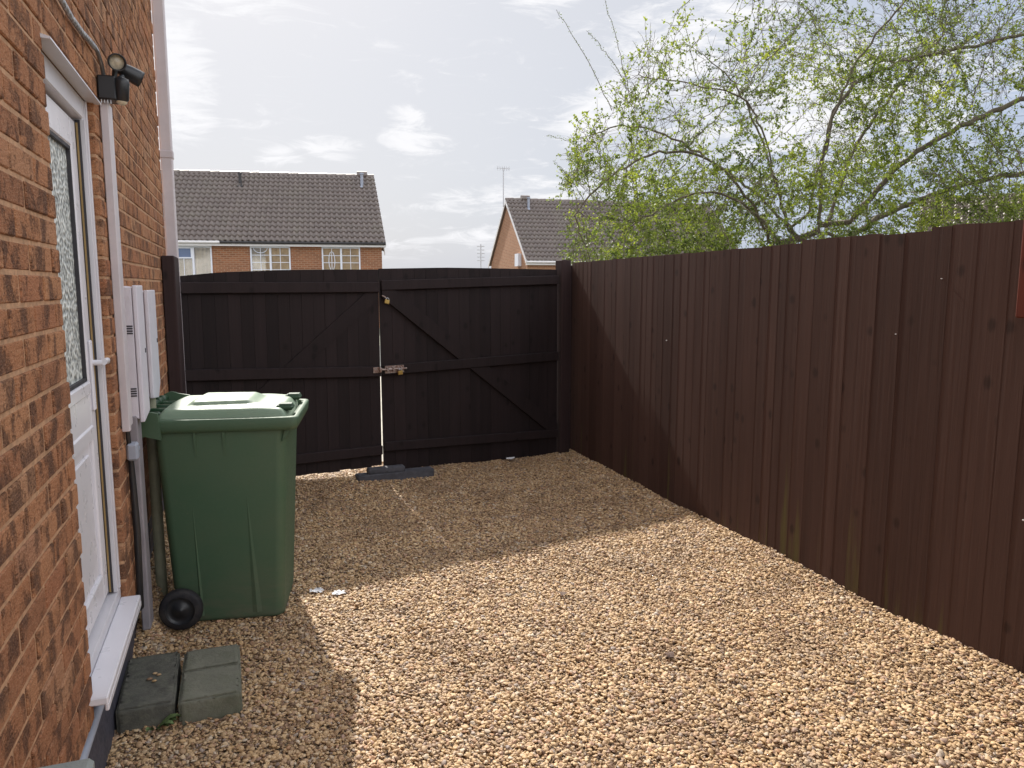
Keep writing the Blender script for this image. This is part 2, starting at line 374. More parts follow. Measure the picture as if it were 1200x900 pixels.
c = n.ramp(n.add('ShaderNodeSeparateXYZ', i_0=v.outputs['Color']).outputs[0], [(0, (.10, .07, .05)), (.3, (.30, .21, .13)), (.6, (.40, .29, .18)), (1, (.5, .4, .28))])
n.set(p.inputs['Base Color'], n.mix(n.mapr(v.outputs[0], .3, .8), c, (.06, .045, .035))); p.inputs['Roughness'].default_value = .9
bump(n, p, n.math('SUBTRACT', 1.0, v.outputs[0]), 1.0, .012); M['bed'] = m
# leaves and bark
m, n, p = newmat('hawthorn leaf'); t = tone(n)
lc = n.ramp(t, [(0, (.06, .085, .020)), (.4, (.14, .18, .035)), (.75, (.22, .26, .05)), (1, (.33, .36, .06))])
n.set(p.inputs['Base Color'], lc); p.inputs['Roughness'].default_value = .5
tl = n.add('ShaderNodeBsdfTranslucent', i_Color=n.mix(1.0, lc, (1.5, 1.6, .8), 'MULTIPLY'))
mx = n.add('ShaderNodeMixShader', i_0=.45, i_1=p, i_2=tl); n.l.new(mx.outputs[0], [x for x in n.n if x.type == 'OUTPUT_MATERIAL'][0].inputs[0]); M['leaf'] = m
M['bark'] = simple('grey bark', (.115, .09, .07), .9, var=.35, scale=9, bmp=.4, bscale=50, dirt=((.10, .11, .05), 5, .45, .7, .6))
M['weed'] = simple('weed leaf', (.10, .15, .05), .6, var=.3, scale=30)
M['dryleaf'] = simple('dry leaf', (.10, .06, .045), .8, var=.3, scale=30)

# ------------------------------------------------------------ ground
def bank(x, y):
    """gravel pushed up against the foot of the brick wall"""
    B = .0 if y < 3.22 else float(np.interp(y, [3.22, 3.45, 3.9, 4.8, 7], [0, .10, .17, .26, .26]))
    t = min(1, max(0, (.11-x)/.14)); B *= t*t*(3-2*t)
    return B
def gh(x, y):
    e = .020*noise.noise(Vector((x*1.3, y*1.3, 0)))+.007*noise.noise(Vector((x*4.1, y*4.1, 3)))
    r = max(.01, .112-.030*x)*math.exp(-((y-(5.78+.21*x))/.34)**2)       # gravel heaped at the gates
    f = .022*math.exp(-((3.38-x)/.16)**2)*(0.3+noise.noise(Vector((0, y*1.7, 5))))
    return bank(x, y)+e+.012+f+r
g = MB(); g.box(-60, 160, -60, 400, -.4, -.12)
tag(g.build('ground', M['grass']), kind='structure')
g = MB(); g.box(-1.5, 4.6, 6.62, 14, -.3, 0.0); tag(g.build('driveway', M['concrete']), kind='structure')
g = MB(); g.box(-60, 160, 14.004, 21, -.3, -.06); tag(g.build('road', M['asphalt']), kind='structure')
# gravel: a bed sheet with real loose stones strewn over it
def gravel():
    X0, X1, Y0, Y1, st = -.12, 3.43, .9, 6.62, .035
    nx = int((X1-X0)/st)+1; ny = int((Y1-Y0)/st)+1
    vs = []; fs = []
    for j in range(ny):
        for i in range(nx):
            x = X0+(X1-X0)*i/(nx-1); y = Y0+(Y1-Y0)*j/(ny-1); vs.append((x, y, gh(x, y)-.008))
    for j in range(ny-1):
        for i in range(nx-1): a = j*nx+i; fs.append((a, a+1, a+1+nx, a+nx))
    b = MB(); b.add(vs, fs, .5, True)
    b.box(-.12, 3.43, -3, .9, -.1, 0.004)
    ob = b.build('gravel', M['bed']); tag(ob, 'loose golden gravel covering the drive', 'gravel', kind='stuff')
    ob.data.materials.append(M['stone'])
    ng = bpy.data.node_groups.new('stones', 'GeometryNodeTree'); ng.is_modifier = True
    ng.interface.new_socket('Geometry', in_out='INPUT', socket_type='NodeSocketGeometry')
    ng.interface.new_socket('Geometry', in_out='OUTPUT', socket_type='NodeSocketGeometry')
    n = NT(ng); gi = n.add('NodeGroupInput'); go = n.add('NodeGroupOutput')
    pos = n.add('GeometryNodeInputPosition')
    ysep = n.add('ShaderNodeSeparateXYZ', i_0=pos.outputs[0]).outputs[1]
    dp = n.add('GeometryNodeDistributePointsOnFaces', distribute_method='RANDOM')
    n.l.new(gi.outputs[0], dp.inputs['Mesh'])
    dens = n.math('MULTIPLY', n.math('GREATER_THAN', ysep, .92), 14500)
    n.set(dp.inputs['Density'], dens); dp.inputs['Seed'].default_value = 3
    join = n.add('GeometryNodeJoinGeometry')
    rs = random.Random(5)
    gti = n.add('GeometryNodeJoinGeometry')
    for k in range(9):
        ico = n.add('GeometryNodeMeshIcoSphere', i_Radius=.5, i_Subdivisions=2 if k < 6 else 3)
        p2 = n.add('GeometryNodeInputPosition')
        nt = n.add('ShaderNodeTexNoise'); nt.noise_dimensions = '3D'
        n.set(nt.inputs['Vector'], n.vmath('ADD', p2.outputs[0], (k*7.3, k*3.1, k*1.7))); nt.inputs['Scale'].default_value = 1.5; nt.inputs['Detail'].default_value = 1.5
        off = n.vmath('MULTIPLY', n.vmath('SUBTRACT', nt.outputs['Color'], (.5, .5, .5)), (.95, .95, .95))
        sp = n.add('GeometryNodeSetPosition'); n.l.new(ico.outputs['Mesh'], sp.inputs['Geometry']); n.set(sp.inputs['Offset'], off)
        tf = n.add('GeometryNodeTransform'); n.l.new(sp.outputs[0], tf.inputs['Geometry'])
        tf.inputs['Scale'].default_value = (1.0, rs.uniform(.6, .9), rs.uniform(.28, .52))
        ss = n.add('GeometryNodeSetShadeSmooth'); n.l.new(tf.outputs[0], ss.inputs['Geometry'])
        sm = n.add('GeometryNodeSetMaterial'); n.l.new(ss.outputs[0], sm.inputs['Geometry']); sm.inputs['Material'].default_value = M['stone']
        g2 = n.add('GeometryNodeGeometryToInstance'); n.l.new(sm.outputs[0], g2.inputs[0])
        n.l.new(g2.outputs[0], gti.inputs[0])
    iop = n.add('GeometryNodeInstanceOnPoints'); n.l.new(dp.outputs['Points'], iop.inputs['Points']); n.l.new(gti.outputs[0], iop.inputs['Instance'])
    iop.inputs['Pick Instance'].default_value = True
    rsz = n.add('FunctionNodeRandomValue', data_type='FLOAT'); rsz.inputs[2].default_value = 0; rsz.inputs[3].default_value = 1; rsz.inputs['Seed'].default_value = 11
    size = n.math('ADD', .0088, n.math('MULTIPLY', n.math('POWER', rsz.outputs[1], 2.6), .0175))
    n.set(iop.inputs['Scale'], n.add('ShaderNodeCombineXYZ', i_0=size, i_1=size, i_2=size).outputs[0])
    rr = n.add('FunctionNodeRandomValue', data_type='FLOAT_VECTOR'); rr.inputs[0].default_value = (-.5, -.5, 0); rr.inputs[1].default_value = (.5, .5, 6.28)
    n.l.new(rr.outputs[0], iop.inputs['Rotation'])
    tr = n.add('FunctionNodeRandomValue', data_type='FLOAT_VECTOR'); tr.inputs[0].default_value = (-.004, -.004, -.002); tr.inputs[1].default_value = (.004, .004, .013); tr.inputs['Seed'].default_value = 4
    ti = n.add('GeometryNodeTranslateInstances'); n.l.new(iop.outputs[0], ti.inputs['Instances']); n.l.new(tr.outputs[0], ti.inputs['Translation']); ti.inputs['Local Space'].default_value = False
    n.l.new(gi.outputs[0], join.inputs[0]); n.l.new(ti.outputs[0], join.inputs[0]); n.l.new(join.outputs[0], go.inputs[0])
    md = ob.modifiers.new('stones', 'NODES'); md.node_group = ng
gravel()

# ------------------------------------------------------------ the house on the left
DY0, DY1, DZ0, DZ1 = 2.375, 3.12, .40, 2.25        # door opening
HY = 5.655                                            # house corner
house = empty('brick_house', (-4, 2, 0), 'two storey orange brown brick house whose side wall lines the gravel drive', 'house')
def house_wall():
    co, cl = .0725, .2175; z0 = .33; b = MB(); r = random.Random(3)
    ncz = int((5.3-z0)/co)
    dark = MB()
    for k in range(ncz):
        za = z0+k*co; zb = za+co-.0100
        y = -2.6+(0 if k % 2 else cl/2)
        while y < HY:
            ya, yb = y, min(y+cl-.0100, HY); y += cl
            if yb-ya < .03: continue
            segs = [(ya, yb)]
            if za < DZ1-.01 and zb > DZ0-.02:
                segs = []
                if ya < DY0: segs.append((ya, min(yb, DY0)))
                if yb > DY1: segs.append((max(ya, DY1), yb))
            for (a, c) in segs:
                if c-a < .02: continue
                dx = r.uniform(-.0022, .0022)
                ww = MB if False else None
                tgt = dark if (za < .46 and a > 3.6) else b
                ang = r.uniform(-.005, .005)
                m = Matrix.Translation((0, (a+c)/2, (za+zb)/2)) @ Matrix.Rotation(ang, 4, 'X') @ Matrix.Translation((0, -(a+c)/2, -(za+zb)/2))
                tgt.bevbox(-.10, dx, a+r.uniform(0, .002), c-r.uniform(0, .002), za, zb-r.uniform(0, .0015), .0032, r.random(), m)
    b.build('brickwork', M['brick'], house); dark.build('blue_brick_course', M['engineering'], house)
    # mortar body behind the faces, split round the door opening
    mo = MB()
    for (a, c, z1, z2) in [(-2.6, DY0-.004, .325, 5.3), (DY1+.004, HY-.006, .325, 5.3), (DY0-.004, DY1+.004, DZ1+.004, 5.3)]:
        mo.box(-.30, -.0042, a, c, z1, z2)
    mo.build('mortar', M['mortar'], house)
    # reveal sides keep real bricks because the bricks run 100 mm deep
    pl = MB(); pl.box(-.30, -.030, -2.6, HY-.01, -.1, .325); pl.build('plinth', M['engineering'], house)
    oth = MB(); oth.box(-7, -.31, HY-.28, HY-.012, -.1, 5.3); oth.box(-7, -6.7, -2.6, HY-.28, -.1, 5.3); oth.box(-7, -.31, -2.6, -2.3, -.1, 5.3); oth.build('outer_wall', M['farbrickA'], house)
    rf = MB()
    rf.prism([(-7.4, -2.8, 5.25), (.25, -2.8, 5.25), (.25, -2.8, 5.33), (-3.5, -2.8, 7.9), (-7.4, -2.8, 5.33)], (0, HY+2.95, 0)); rf.build('roof', M['tile'], house)
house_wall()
# the door
door = MB(); x = -.026
fw = .065
door.bevbox(x-.06, x, DY0+.002, DY0+fw, DZ0+.05, DZ1-.003, .004); door.bevbox(x-.06, x, DY1-fw, DY1-.003, DZ0+.05, DZ1-.003, .004)
door.bevbox(x-.06, x, DY0+fw, DY1-fw, DZ1-.075, DZ1-.003, .004); door.bevbox(x-.06, x+.004, DY0+.004, DY1-.005, DZ0+.0085, DZ0+.05, .004)
door.bevbox(x-.06, x+.006, DY1-fw*.35, DY1-.006, DZ0+.052, DZ1-.005, .002)      # raised rib of the frame
door.bevbox(x-.06, x+.005, DY1-fw-.002, DY1-fw+.012, DZ0+.052, DZ1-.078, .002)
dr = door.build('door', M['upvc'], house)
tag(dr, 'white plastic door with a tall obscured pane')
yl, yr = DY0+fw+.008, DY1-fw-.020; xl = x-.024
sg = MB(); sg.box(xl-.002, xl+.014, DY1-fw-.008, DY1-fw-.0025, DZ0+.055, DZ1-.08); sg.box(xl-.047, xl-.0415, DY0+fw-.004, DY1-fw-.0025, DZ0+.045, DZ1-.07); sg.build('weather_seal', M['seal'], dr, off=(-4, 2, 0))
gs = MB(); gs.box(xl+.001, xl+.007, DY1-fw-.0105, DY1-fw-.0085, DZ0+.06, DZ1-.09); gs.build('spacer_bar', M['gold'], dr, off=(-4, 2, 0))
lf = MB(); sw = .085
zt, zm1, zm0, zb = DZ1-.085, 1.27, 1.02, DZ0+.065
lf.bevbox(xl-.04, xl, yr-sw, yr, zb, zt, .005); lf.bevbox(xl-.04, xl, yl, yl+sw, zb, zt, .005)
lf.bevbox(xl-.04, xl, yl+sw, yr-sw, zt-.10, zt, .005); lf.bevbox(xl-.04, xl, yl+sw, yr-sw, zb, zb+.10, .005)
lf.bevbox(xl-.04, xl, yl+sw, yr-sw, zm0+.09, zm1-.04, .004)
lf.bevbox(xl-.04, xl+.006, yl+sw-.002, yr-sw+.002, zm1-.045, zm1, .005); lf.bevbox(xl-.04, xl+.006, yl+sw-.002, yr-sw+.002, zm0+.045, zm0+.095, .005)
lf.build('door_leaf', M['upvc_clean'], dr, off=(-4, 2, 0))
lp = MB(); lp.bevbox(xl-.03, xl-.012, yl+sw, yr-sw, zb+.10, zm0+.05, .003); lp.bevbox(xl-.02, xl-.005, yl+sw+.05, yr-sw-.05, zb+.16, zm0, .004); lp.build('lower_panel', M['upvc_clean'], dr, off=(-4, 2, 0))
gp = MB(); gp.box(xl-.028, xl-.016, yl+sw, yr-sw, zm1, zt-.10); gp.build('glass_pane', M['glass_obs'], dr, off=(-4, 2, 0))
gk = MB()
for (a, c, d, e) in [(yl+sw, yr-sw, zm1, zm1+.012), (yl+sw, yr-sw, zt-.112, zt-.10), (yr-sw-.012, yr-sw, zm1, zt-.10), (yl+sw, yl+sw+.012, zm1, zt-.10)]:
    gk.box(xl-.0155, xl-.004, a, c, d, e)
gk.build('glazing_gasket', M['seal'], dr, off=(-4, 2, 0))
hd = MB(); hy = yr-.042
hd.bevbox(xl, xl+.010, hy-.016, hy+.016, 1.16, 1.41, .004); hd.tube([(xl+.008, hy, 1.33), (xl+.040, hy, 1.33)], .010, 10)
hd.tube([(xl+.045, hy-.005, 1.332), (xl+.047, hy+.03, 1.334), (xl+.047, hy+.06, 1.333), (xl+.043, hy+.085, 1.325)], [.012, .010, .0095, .009], 10)
hd.build('handle', M['upvc_clean'], dr, off=(-4, 2, 0))
sb = MB(); sb.bevbox(-.024, .046, 2.335, 3.115, .385, .410, .004); sb.bevbox(.036, .047, 2.336, 3.114, .365, .388, .003)
sb.bevbox(-.10, -.0245, 2.38, 3.112, .375, .408, .003)
sb.build('door_sill', M['upvc_clean'], house)
hh = MB(); hh.prism([(-.024, 2.36, 2.262), (.022, 2.36, 2.249), (.022, 2.36, 2.243), (-.024, 2.36, 2.246)], (0, .78, 0)); hh.build('drip_strip', M['upvc'], house)
# white squared downpipe at the corner
dp = MB(); dp.bevbox(.000, .075, 5.665, 5.740, .10, 5.25, .008); dp.bevbox(-.005, .080, 5.660, 5.745, 2.45, 2.50, .004)
tag(dp.build('downpipe', M['pipe_white'], off=(.04, 5.70, 0)), 'square lilac white downpipe at the far corner of the brick house', 'downpipe')
# cable above the door, trunking, cables and pipes
cb = MB(); pts = [(.012, 2.20, 2.44), (.012, 2.50, 2.425), (.013, 2.72, 2.412), (.012, 2.9, 2.42), (.013, 3.05, 2.435), (.016, 3.17, 2.438), (.018, 3.235, 2.41), (.02, 3.26, 2.365)]
cb.tube(pts, .0075, 8)
for k in range(26):
    t = k/33*(len(pts)-2.01); i = int(t); p0 = Vector(pts[i]).lerp(Vector(pts[i+1]), t-i); p1 = Vector(pts[i]).lerp(Vector(pts[i+1]), min(1, t-i+.10))
    cb.tube([p0, p1], .0095, 8)
tag(cb.build('twisted_cable', M['steel'], off=(.012, 2.7, 2.4)), 'silvery twisted cable clipped to the brickwork above the door', 'cable')
tk = MB(); tk.bevbox(.001, .030, 3.245, 3.285, 1.03, 2.29, .003); tk.bevbox(.0, .026, 3.285, 3.37, 1.04, 2.285, .003)
tag(tk.build('cable_trunking', M['pipe_white'], off=(0, 3.3, 1.03)), 'narrow lilac white trunking running down from the security lamp', 'trunking')
bk = MB(); bk.tube([(.012, 3.30, 1.03), (.014, 3.33, .94), (.016, 3.335, .8), (.02, 3.33, .6), (.014, 3.335, .27), (-.045, 3.335, .22)], [.008, .010, .013, .014, .013, .013], 10)
bkr = empty('supply_pipe', (.015, 3.33, 0), 'black lagged pipe with a grey stop valve under the white trunking', 'pipe')
bk.build('pipe', M['black'], bkr)
sv = MB(); sv.bevbox(.004, .045, 3.30, 3.36, .90, .97, .008); sv.tube([(.03, 3.35, .935), (.03, 3.395, .935)], .014, 10); sv.build('stop_valve', M['lead'], bkr)
hk = MB(); hk.bevbox(.0, .034, 3.44, 3.56, .12, 1.06, .005); tag(hk.build('cable_cover', M['greypvc'], off=(.015, 3.5, 0)), 'flat grey cover running from the nearer meter box down to the gravel', 'cable cover')
wp = MB(); wp.tube([(.035, 3.92, 1.10), (.035, 3.92, .02)], .026, 14); tag(wp.build('drain_pipe', M['buffpvc'], off=(.035, 3.92, 0)), 'pale buff round pipe below the farther meter box', 'pipe')
lp_ = MB(); lp_.tube([(-.012, 1.2, .292), (-.012, 2.02, .292), (-.014, 2.6, .29), (-.014, 3.2, .285)], .016, 10)
lpr = empty('low_pipe', (-.012, 2.2, .29), 'grey pipe clipped along the foot of the brick wall below the door', 'pipe')
lp_.build('pipe', M['lead'], lpr); ck = MB(); ck.bevbox(-.032, .008, 2.14, 2.17, .266, .314, .004); ck.build('clip', M['black'], lpr)
# meter boxes
def meter_box(y0, y1, z0, z1, d, label, cham, grills):
    e = empty('meter_box', (.0, (y0+y1)/2, z0), label, 'meter box', 'white meter boxes on the brick wall')
    b = MB(); b.prism([(0.0, y0, z0+.02), (d-.012, y0, z0), (d-.012, y0, z1-.008), (0.0, y0, z1)], (0, y1-y0, 0)); b.build('case', M['box_white'], e, bevel=.004)
    dd = MB()
    if cham: poly = [(d-.010, y0-.004, z0-.005), (d-.010, y1-.09, z0-.03), (d-.010, y1+.004, z0+.03), (d-.010, y1+.004, z1), (d-.010, y0-.004, z1)]
    else: poly = [(d-.010, y0-.004, z0-.012), (d-.010, y1+.004, z0+.006), (d-.010, y1+.004, z1+.002), (d-.010, y0-.004, z1+.002)]
    dd.prism(poly, (.018, 0, 0)); dd.build('front_cover', M['box_white'], e, bevel=.004)
    for gz in grills:
        gr = MB()
        for k in range(4): gr.bevbox(.006, d-.016, y0-.003, y0+.004, gz-.018+k*.010, gz-.012+k*.010, .001)
        gr.build('grille', M['seal'], e)
    kh = MB(); kh.bevbox(d+.007, d+.011, y1-.045, y1-.033, (z0+z1)/2-.01, (z0+z1)/2+.01, .001); kh.build('lock', M['seal'], e)
meter_box(3.445, 3.64, 1.045, 1.60, .055, 'nearer white meter box with grilles on its side, beside the trunking', False, [1.42, 1.16])
meter_box(3.79, 4.09, 1.09, 1.58, .060, 'farther white meter box with a cut lower corner above the buff pipe', True, [])
# ledge at lower left
lg = MB(); lg.bevbox(-.02, .172, .55, 1.465, .64, .745, .008)
tag(lg.build('concrete_ledge', M['ledge'], off=(.02, 1.0, .64), bevel=None), 'grey concrete ledge jutting from the brick wall at the lower left corner', 'ledge')
# security lamp
sec = empty('security_light', (.0, 3.25, 2.26), 'black twin spot security lamp with motion sensor, high on the brick wall', 'lamp')
b = MB(); b.bevbox(.001, .072, 3.22, 3.32, 2.215, 2.315, .006); b.build('back_box', M['black'], sec)
def aim(p, d): return Matrix.Translation(p) @ Vector(d).to_track_quat('Z', 'Y').to_matrix().to_4x4()
def spot(p, d, r):
    m = aim(p, d); h = MB()
    h.lathe([(0, -.075), (r*.45, -.072), (r*.8, -.05), (r*.98, -.01), (r*1.05, .03), (r*1.05, .045), (r*.9, .045), (r*.88, .012), (0, .012)], 24, m); o = h.build('lamp_head', M['black'], sec)
    l = MB(); l.lathe([(r*.87, .020), (r*.6, .026), (0, .030)], 20, m); l.build('lens', M['lens'], o, off=(0, 3.25, 2.26))
spot((.078, 3.235, 2.375), (.25, -1, -.28), .034)
spot((.120, 3.36, 2.36), (1, .35, -.45), .034)
b = MB(); b.tube([(.062, 3.26, 2.30), (.070, 3.255, 2.35)], .011, 8); b.tube([(.066, 3.30, 2.31), (.09, 3.33, 2.34)], .011, 8); b.build('knuckle', M['black'], sec)
b = MB(); m = aim((.090, 3.25, 2.235), (.1, -.15, 1)); b.lathe([(.022, -.018), (.029, -.012), (.030, .055), (.026, .075), (0, .082)], 20, m); b.build('sensor', M['black'], sec)
b = MB(); b.lathe([(0, -.036), (.012, -.034), (.021, -.026), (.024, -.012)], 20, m); b.build('sensor_dome', M['lens'], sec)
b = MB()
for k in range(4): b.tube([(.012+k*.012, 3.232, 2.216), (.012+k*.012, 3.232, 2.200)], .003, 6)
b.build('screw', M['steel'], sec)

sec.location = (0, 3.245, 2.322); sec.scale = (.86, .86, .86)

# ------------------------------------------------------------ gates
P0, P1 = Vector((.085, 5.75, 0)), Vector((3.23, 6.41, 0))
gdir = (P1-P0).normalized(); gn = Vector((-gdir.y, gdir.x, 0)); glen = (P1-P0).length
GM = Matrix(((gdir.x, gn.x, 0, P0.x), (gdir.y, gn.y, 0, P0.y), (0, 0, 1, 0), (0, 0, 0, 1)))   # s along gate, n away from the camera, z
def gpost(s0, s1, z1, label):
    b = MB(); b.bevbox(s0, s1, -.05, .06, -.3, z1, .006, random.random(), GM); c = GM @ Vector(((s0+s1)/2, 0, 0))
    return tag(b.build('gate_post', M['post'], off=tuple(c)), label, 'gate post', 'posts at the gates')
q = MB(); q.bevbox(.002, .078, 5.27, 5.650, -.2, 1.790, .006, .4)
tag(q.build('gate_post', M['post'], off=(.04, 5.42, 0)), 'dark wooden gate post fixed to the brick wall, left of the gates', 'gate post', 'posts at the gates')
gpost(3.208, 3.312, 1.835, 'dark wooden gate post where the gates meet the side fence')
def gate(s0, s1, hinge_left, tops, label, sag):
    """tops: list of (s, z) for the upper edge; sag: rotation about the hinge foot"""
    piv = GM @ Vector((s0 if hinge_left else s1, 0, 0))
    e = empty('wooden_gate', tuple(GM @ Vector(((s0+s1)/2, 0, .1))), label, 'gate', 'pair of dark wooden gates closing the drive')
    sgn = -1 if hinge_left else 1
    base = GM @ Matrix.Translation((s0 if hinge_left else s1, 0, .9)) @ Matrix.Rotation(sag*(1 if hinge_left else -1), 4, 'Y') @ Matrix.Translation((-(s0 if hinge_left else s1), 0, -.9))
    r = random.Random(int(s0*100)+9)
    def top(s):
        for (a, za), (c, zc) in zip(tops, tops[1:]):
            if s <= c: return za+(zc-za)*(s-a)/(c-a)
        return tops[-1][1]
    b = MB(); wv = (s1-s0)/17; s = s0
    for k in range(17):
        a, c = s0+wv*k, s0+wv*(k+1)-.0035; t = r.random(); zb_ = (.140 if hinge_left else .088-.040*(a-1.46))+r.uniform(-.006, .006)
        za_, zc_ = top(a), top(c); dy = r.uniform(-.0015, .0015)
        vs = [Vector(q) for q in [(a, dy, zb_), (c+.0020, dy, zb_), (c+.0020, dy+.018, zb_), (a, dy+.018, zb_), (a, dy, za_), (c+.0020, dy, zc_), (c+.0020, dy+.018, zc_), (a, dy+.018, za_)]]
        vs = [base @ v for v in vs]
        b.add(vs, [(0, 3, 2, 1), (4, 5, 6, 7), (0, 1, 5, 4), (2, 3, 7, 6), (0, 4, 7, 3), (1, 2, 6, 5)], t)
        # chamfer strip that makes the V joint read
    b.build('boards', M['gate'], e)
    bk = MB(); bk.box(s0+.01, s1-.01, .0195, .026, .20, min(z for _, z in tops)-.05, .1, base); bk.build('backing', M['gate'], e)
    def rail(nm, za, zb, hh): 
        an = -math.atan((zb-za)/(s1-s0)); q = MB()
        q.bevbox(0, (s1-s0-.008), -.034, -.002, -hh/2, hh/2, .004, r.random(), base @ Matrix.Translation((s0+.004, 0, za)) @ Matrix.Rotation(an, 4, 'Y')); q.build(nm, M['gate'], e)
    rail('top_rail', *((1.585, 1.595) if hinge_left else (1.61, 1.655)), .078)
    rail('middle_rail', *((.975, .920) if hinge_left else (.930, .955)), .080)
    rail('bottom_rail', *((.285, .275) if hinge_left else (.300, .225)), .075)
    z_h, z_f = (.325 if hinge_left else .265), (1.556 if hinge_left else 1.575)
    hs, fs = (s0+.01, s1-.01) if hinge_left else (s1-.01, s0+.01)
    w2 = .085*math.hypot(fs-hs, z_f-z_h)/abs(fs-hs)
    q = MB(); ycut = -.012 if hinge_left else -.026
    q.prism([base @ Vector(v) for v in [(hs, ycut, z_h), (hs+(fs-hs)*.065, ycut, z_h), (fs, ycut, z_f-w2*.55), (fs, ycut, z_f), (fs-(fs-hs)*.065, ycut, z_f), (hs, ycut, z_h+w2*.55)]], GM.to_3x3() @ Vector((0, .010 if hinge_left else .024, 0)), .4)
    q.build('brace', M['gate'], e)
    return e, base
tl = [(-.05, 1.664), (.25, 1.697), (.72, 1.721), (1.1, 1.730), (1.46, 1.735)]
g1, gb1 = gate(-.06, 1.450, True, tl, 'left dark wooden gate, partly behind the green wheelie bin', .004)
tr_ = [(1.45, 1.742), (2.05, 1.756), (2.46, 1.754), (3.25, 1.747)]
g2, gb2 = gate(1.462, 3.196, False, tr_, 'right dark wooden gate with the sliding bolt, beside the side fence', .004)
# bolt on the right gate
q = MB(); q.bevbox(1.475, 1.64, -.040, -.035, .905, .965, .001, .5, gb2); q.tube([gb2 @ Vector((1.44, -.050, .938)), gb2 @ Vector((1.66, -.050, .938))], .008, 10)
for s in (1.49, 1.54, 1.61): q.bevbox(s-.008, s+.008, -.062, -.036, .922, .954, .003, .5, gb2)
q.tube([gb2 @ Vector((1.58, -.050, .938)), gb2 @ Vector((1.58, -.078, .925))], .006, 8)
q.build('sliding_bolt', M['rust'], g2)
q = MB(); q.bevbox(1.375, 1.444, -.040, -.035, .912, .958, .001, .5, gb1); q.bevbox(1.42, 1.44, -.064, -.036, .920, .955, .003, .5, gb1); q.build('bolt_keep', M['rust'], g1)
q = MB(); q.tube([gb2 @ Vector((1.465, -.042, 1.53)), gb2 @ Vector((1.485, -.052, 1.52)), gb2 @ Vector((1.50, -.05, 1.50))], .005, 6); q.build('hasp', M['rust'], g2)
def padlock(s, z, rot, label):
    c = gb2 @ Vector((s, -.062, z)); m = Matrix.Translation(c) @ Matrix.Rotation(math.atan2(gdir.y, gdir.x), 4, 'Z') @ Matrix.Rotation(rot, 4, 'Y')
    e = empty('padlock', tuple(c), label, 'padlock', 'padlocks hanging on the gates')
    b = MB(); b.bevbox(-.020, .020, -.008, .008, -.036, -.004, .003, .5, m); b.build('lock_body', M['brass'], e)
    b = MB(); b.tube([m @ Vector((.013*math.cos(t), 0, .013*math.sin(t)-.002)) for t in [math.pi*k/8 for k in range(9)]], .003, 8); b.build('shackle', M['steel'], e)
padlock(1.502, 1.500, .25, 'small brass padlock hanging where the two gates meet near the top')
padlock(1.595, .925, -.1, 'small padlock hanging from the bolt halfway down the right gate')

# ------------------------------------------------------------ side fence
def fence():
    e = empty('wooden_fence', (3.42, 3.5, 0), 'tall dark brown close board fence along the right side of the gravel', 'fence')
    r = random.Random(21)
    tops = [(-1.5, 1.87), (2.18, 1.860), (2.594, 1.860), (2.595, 1.845), (2.797, 1.842), (2.798, 1.851), (3.43, 1.851), (3.431, 1.833), (4.63, 1.825), (6.50, 1.815)]
    def top(y):
        for (a, za), (c, zc) in zip(tops, tops[1:]):
            if a <= y <= c: return za+(zc-za)*(y-a)/(c-a)
        return 1.82
    edges = [-1.5, 2.595, 3.431, 4.9, 6.37]
    panels = [(-1.5, .35), (.35, 2.5949), (2.5949, 3.4309), (3.4309, 4.95), (4.95, 6.50)]
    for (p0, p1) in panels:
        b = MB(); y = p0
        while y < p1-.005:
            wd = r.choice([.07, .085, .092, .10, .13, .145])*r.uniform(.92, 1.08); yb = min(y+wd, p1)
            if p1-yb < .04: yb = p1
            t = r.random(); x0 = 3.400+r.uniform(-.0004, .0006); lap = .012
            ya, yc = y+.0002, yb+lap*0-.0002
            za, zc = top(y+.01), top(yb-.01)
            zz0 = (za+zc)/2+r.uniform(-.0035, .0035); tilt = r.uniform(-.004, .004)
            xa, xb = x0, x0+r.uniform(.0002, .0013)           # feather edge: thick side proud
            zbm = -.15
            vs = [(xa, ya, zbm), (xb, yc, zbm), (x0+.02, yc, zbm), (x0+.02, ya, zbm), (xa, ya+tilt*.3, zz0-.001), (xb, yc+tilt*.3, zz0+.001), (x0+.02, yc, zz0+.001), (x0+.02, ya, zz0-.001)]
            b.add(vs, [(0, 1, 2, 3), (4, 7, 6, 5), (0, 4, 5, 1), (2, 6, 7, 3), (0, 3, 7, 4), (1, 5, 6, 2)], t)
            y = yb
        b.build('fence_panel', M['fence'], e)
        for z in (.35, .95, 1.55):
            q = MB(); q.box(3.4225, 3.47, p0+.01, p1-.01, z-.04, z+.04); q.build('fence_rail', M['fence'], e)
    q = MB(); q.box(3.32, 3.425, 6.505, 6.60, -.3, 1.79); q.build('fence_post', M['post'], e)
    for y in (.35, 2.59, 4.95): 
        q = MB(); q.box(3.472, 3.57, y-.05, y+.05, -.3, 1.80); q.build('fence_post', M['post'], e)
    for (y, z, l) in [(2.52, 1.63, .006), (4.8, 1.20, .009), (2.75, 1.37, .005), (2.06, .66, .006)]:
        q = MB(); q.box(3.394, 3.3995, y, y+l*1.0, z, z+l*.6); q.build('nail_head', M['scrap'], e)
fence()
q = MB(); q.bevbox(3.325, 3.385, 1.99, 2.12, 1.475, 1.905, .006)
tag(q.build('red_timber', M['redwood'], off=(3.355, 2.06, 1.475)), 'short reddish stained timber fixed to the top of the fence at the right edge', 'timber')

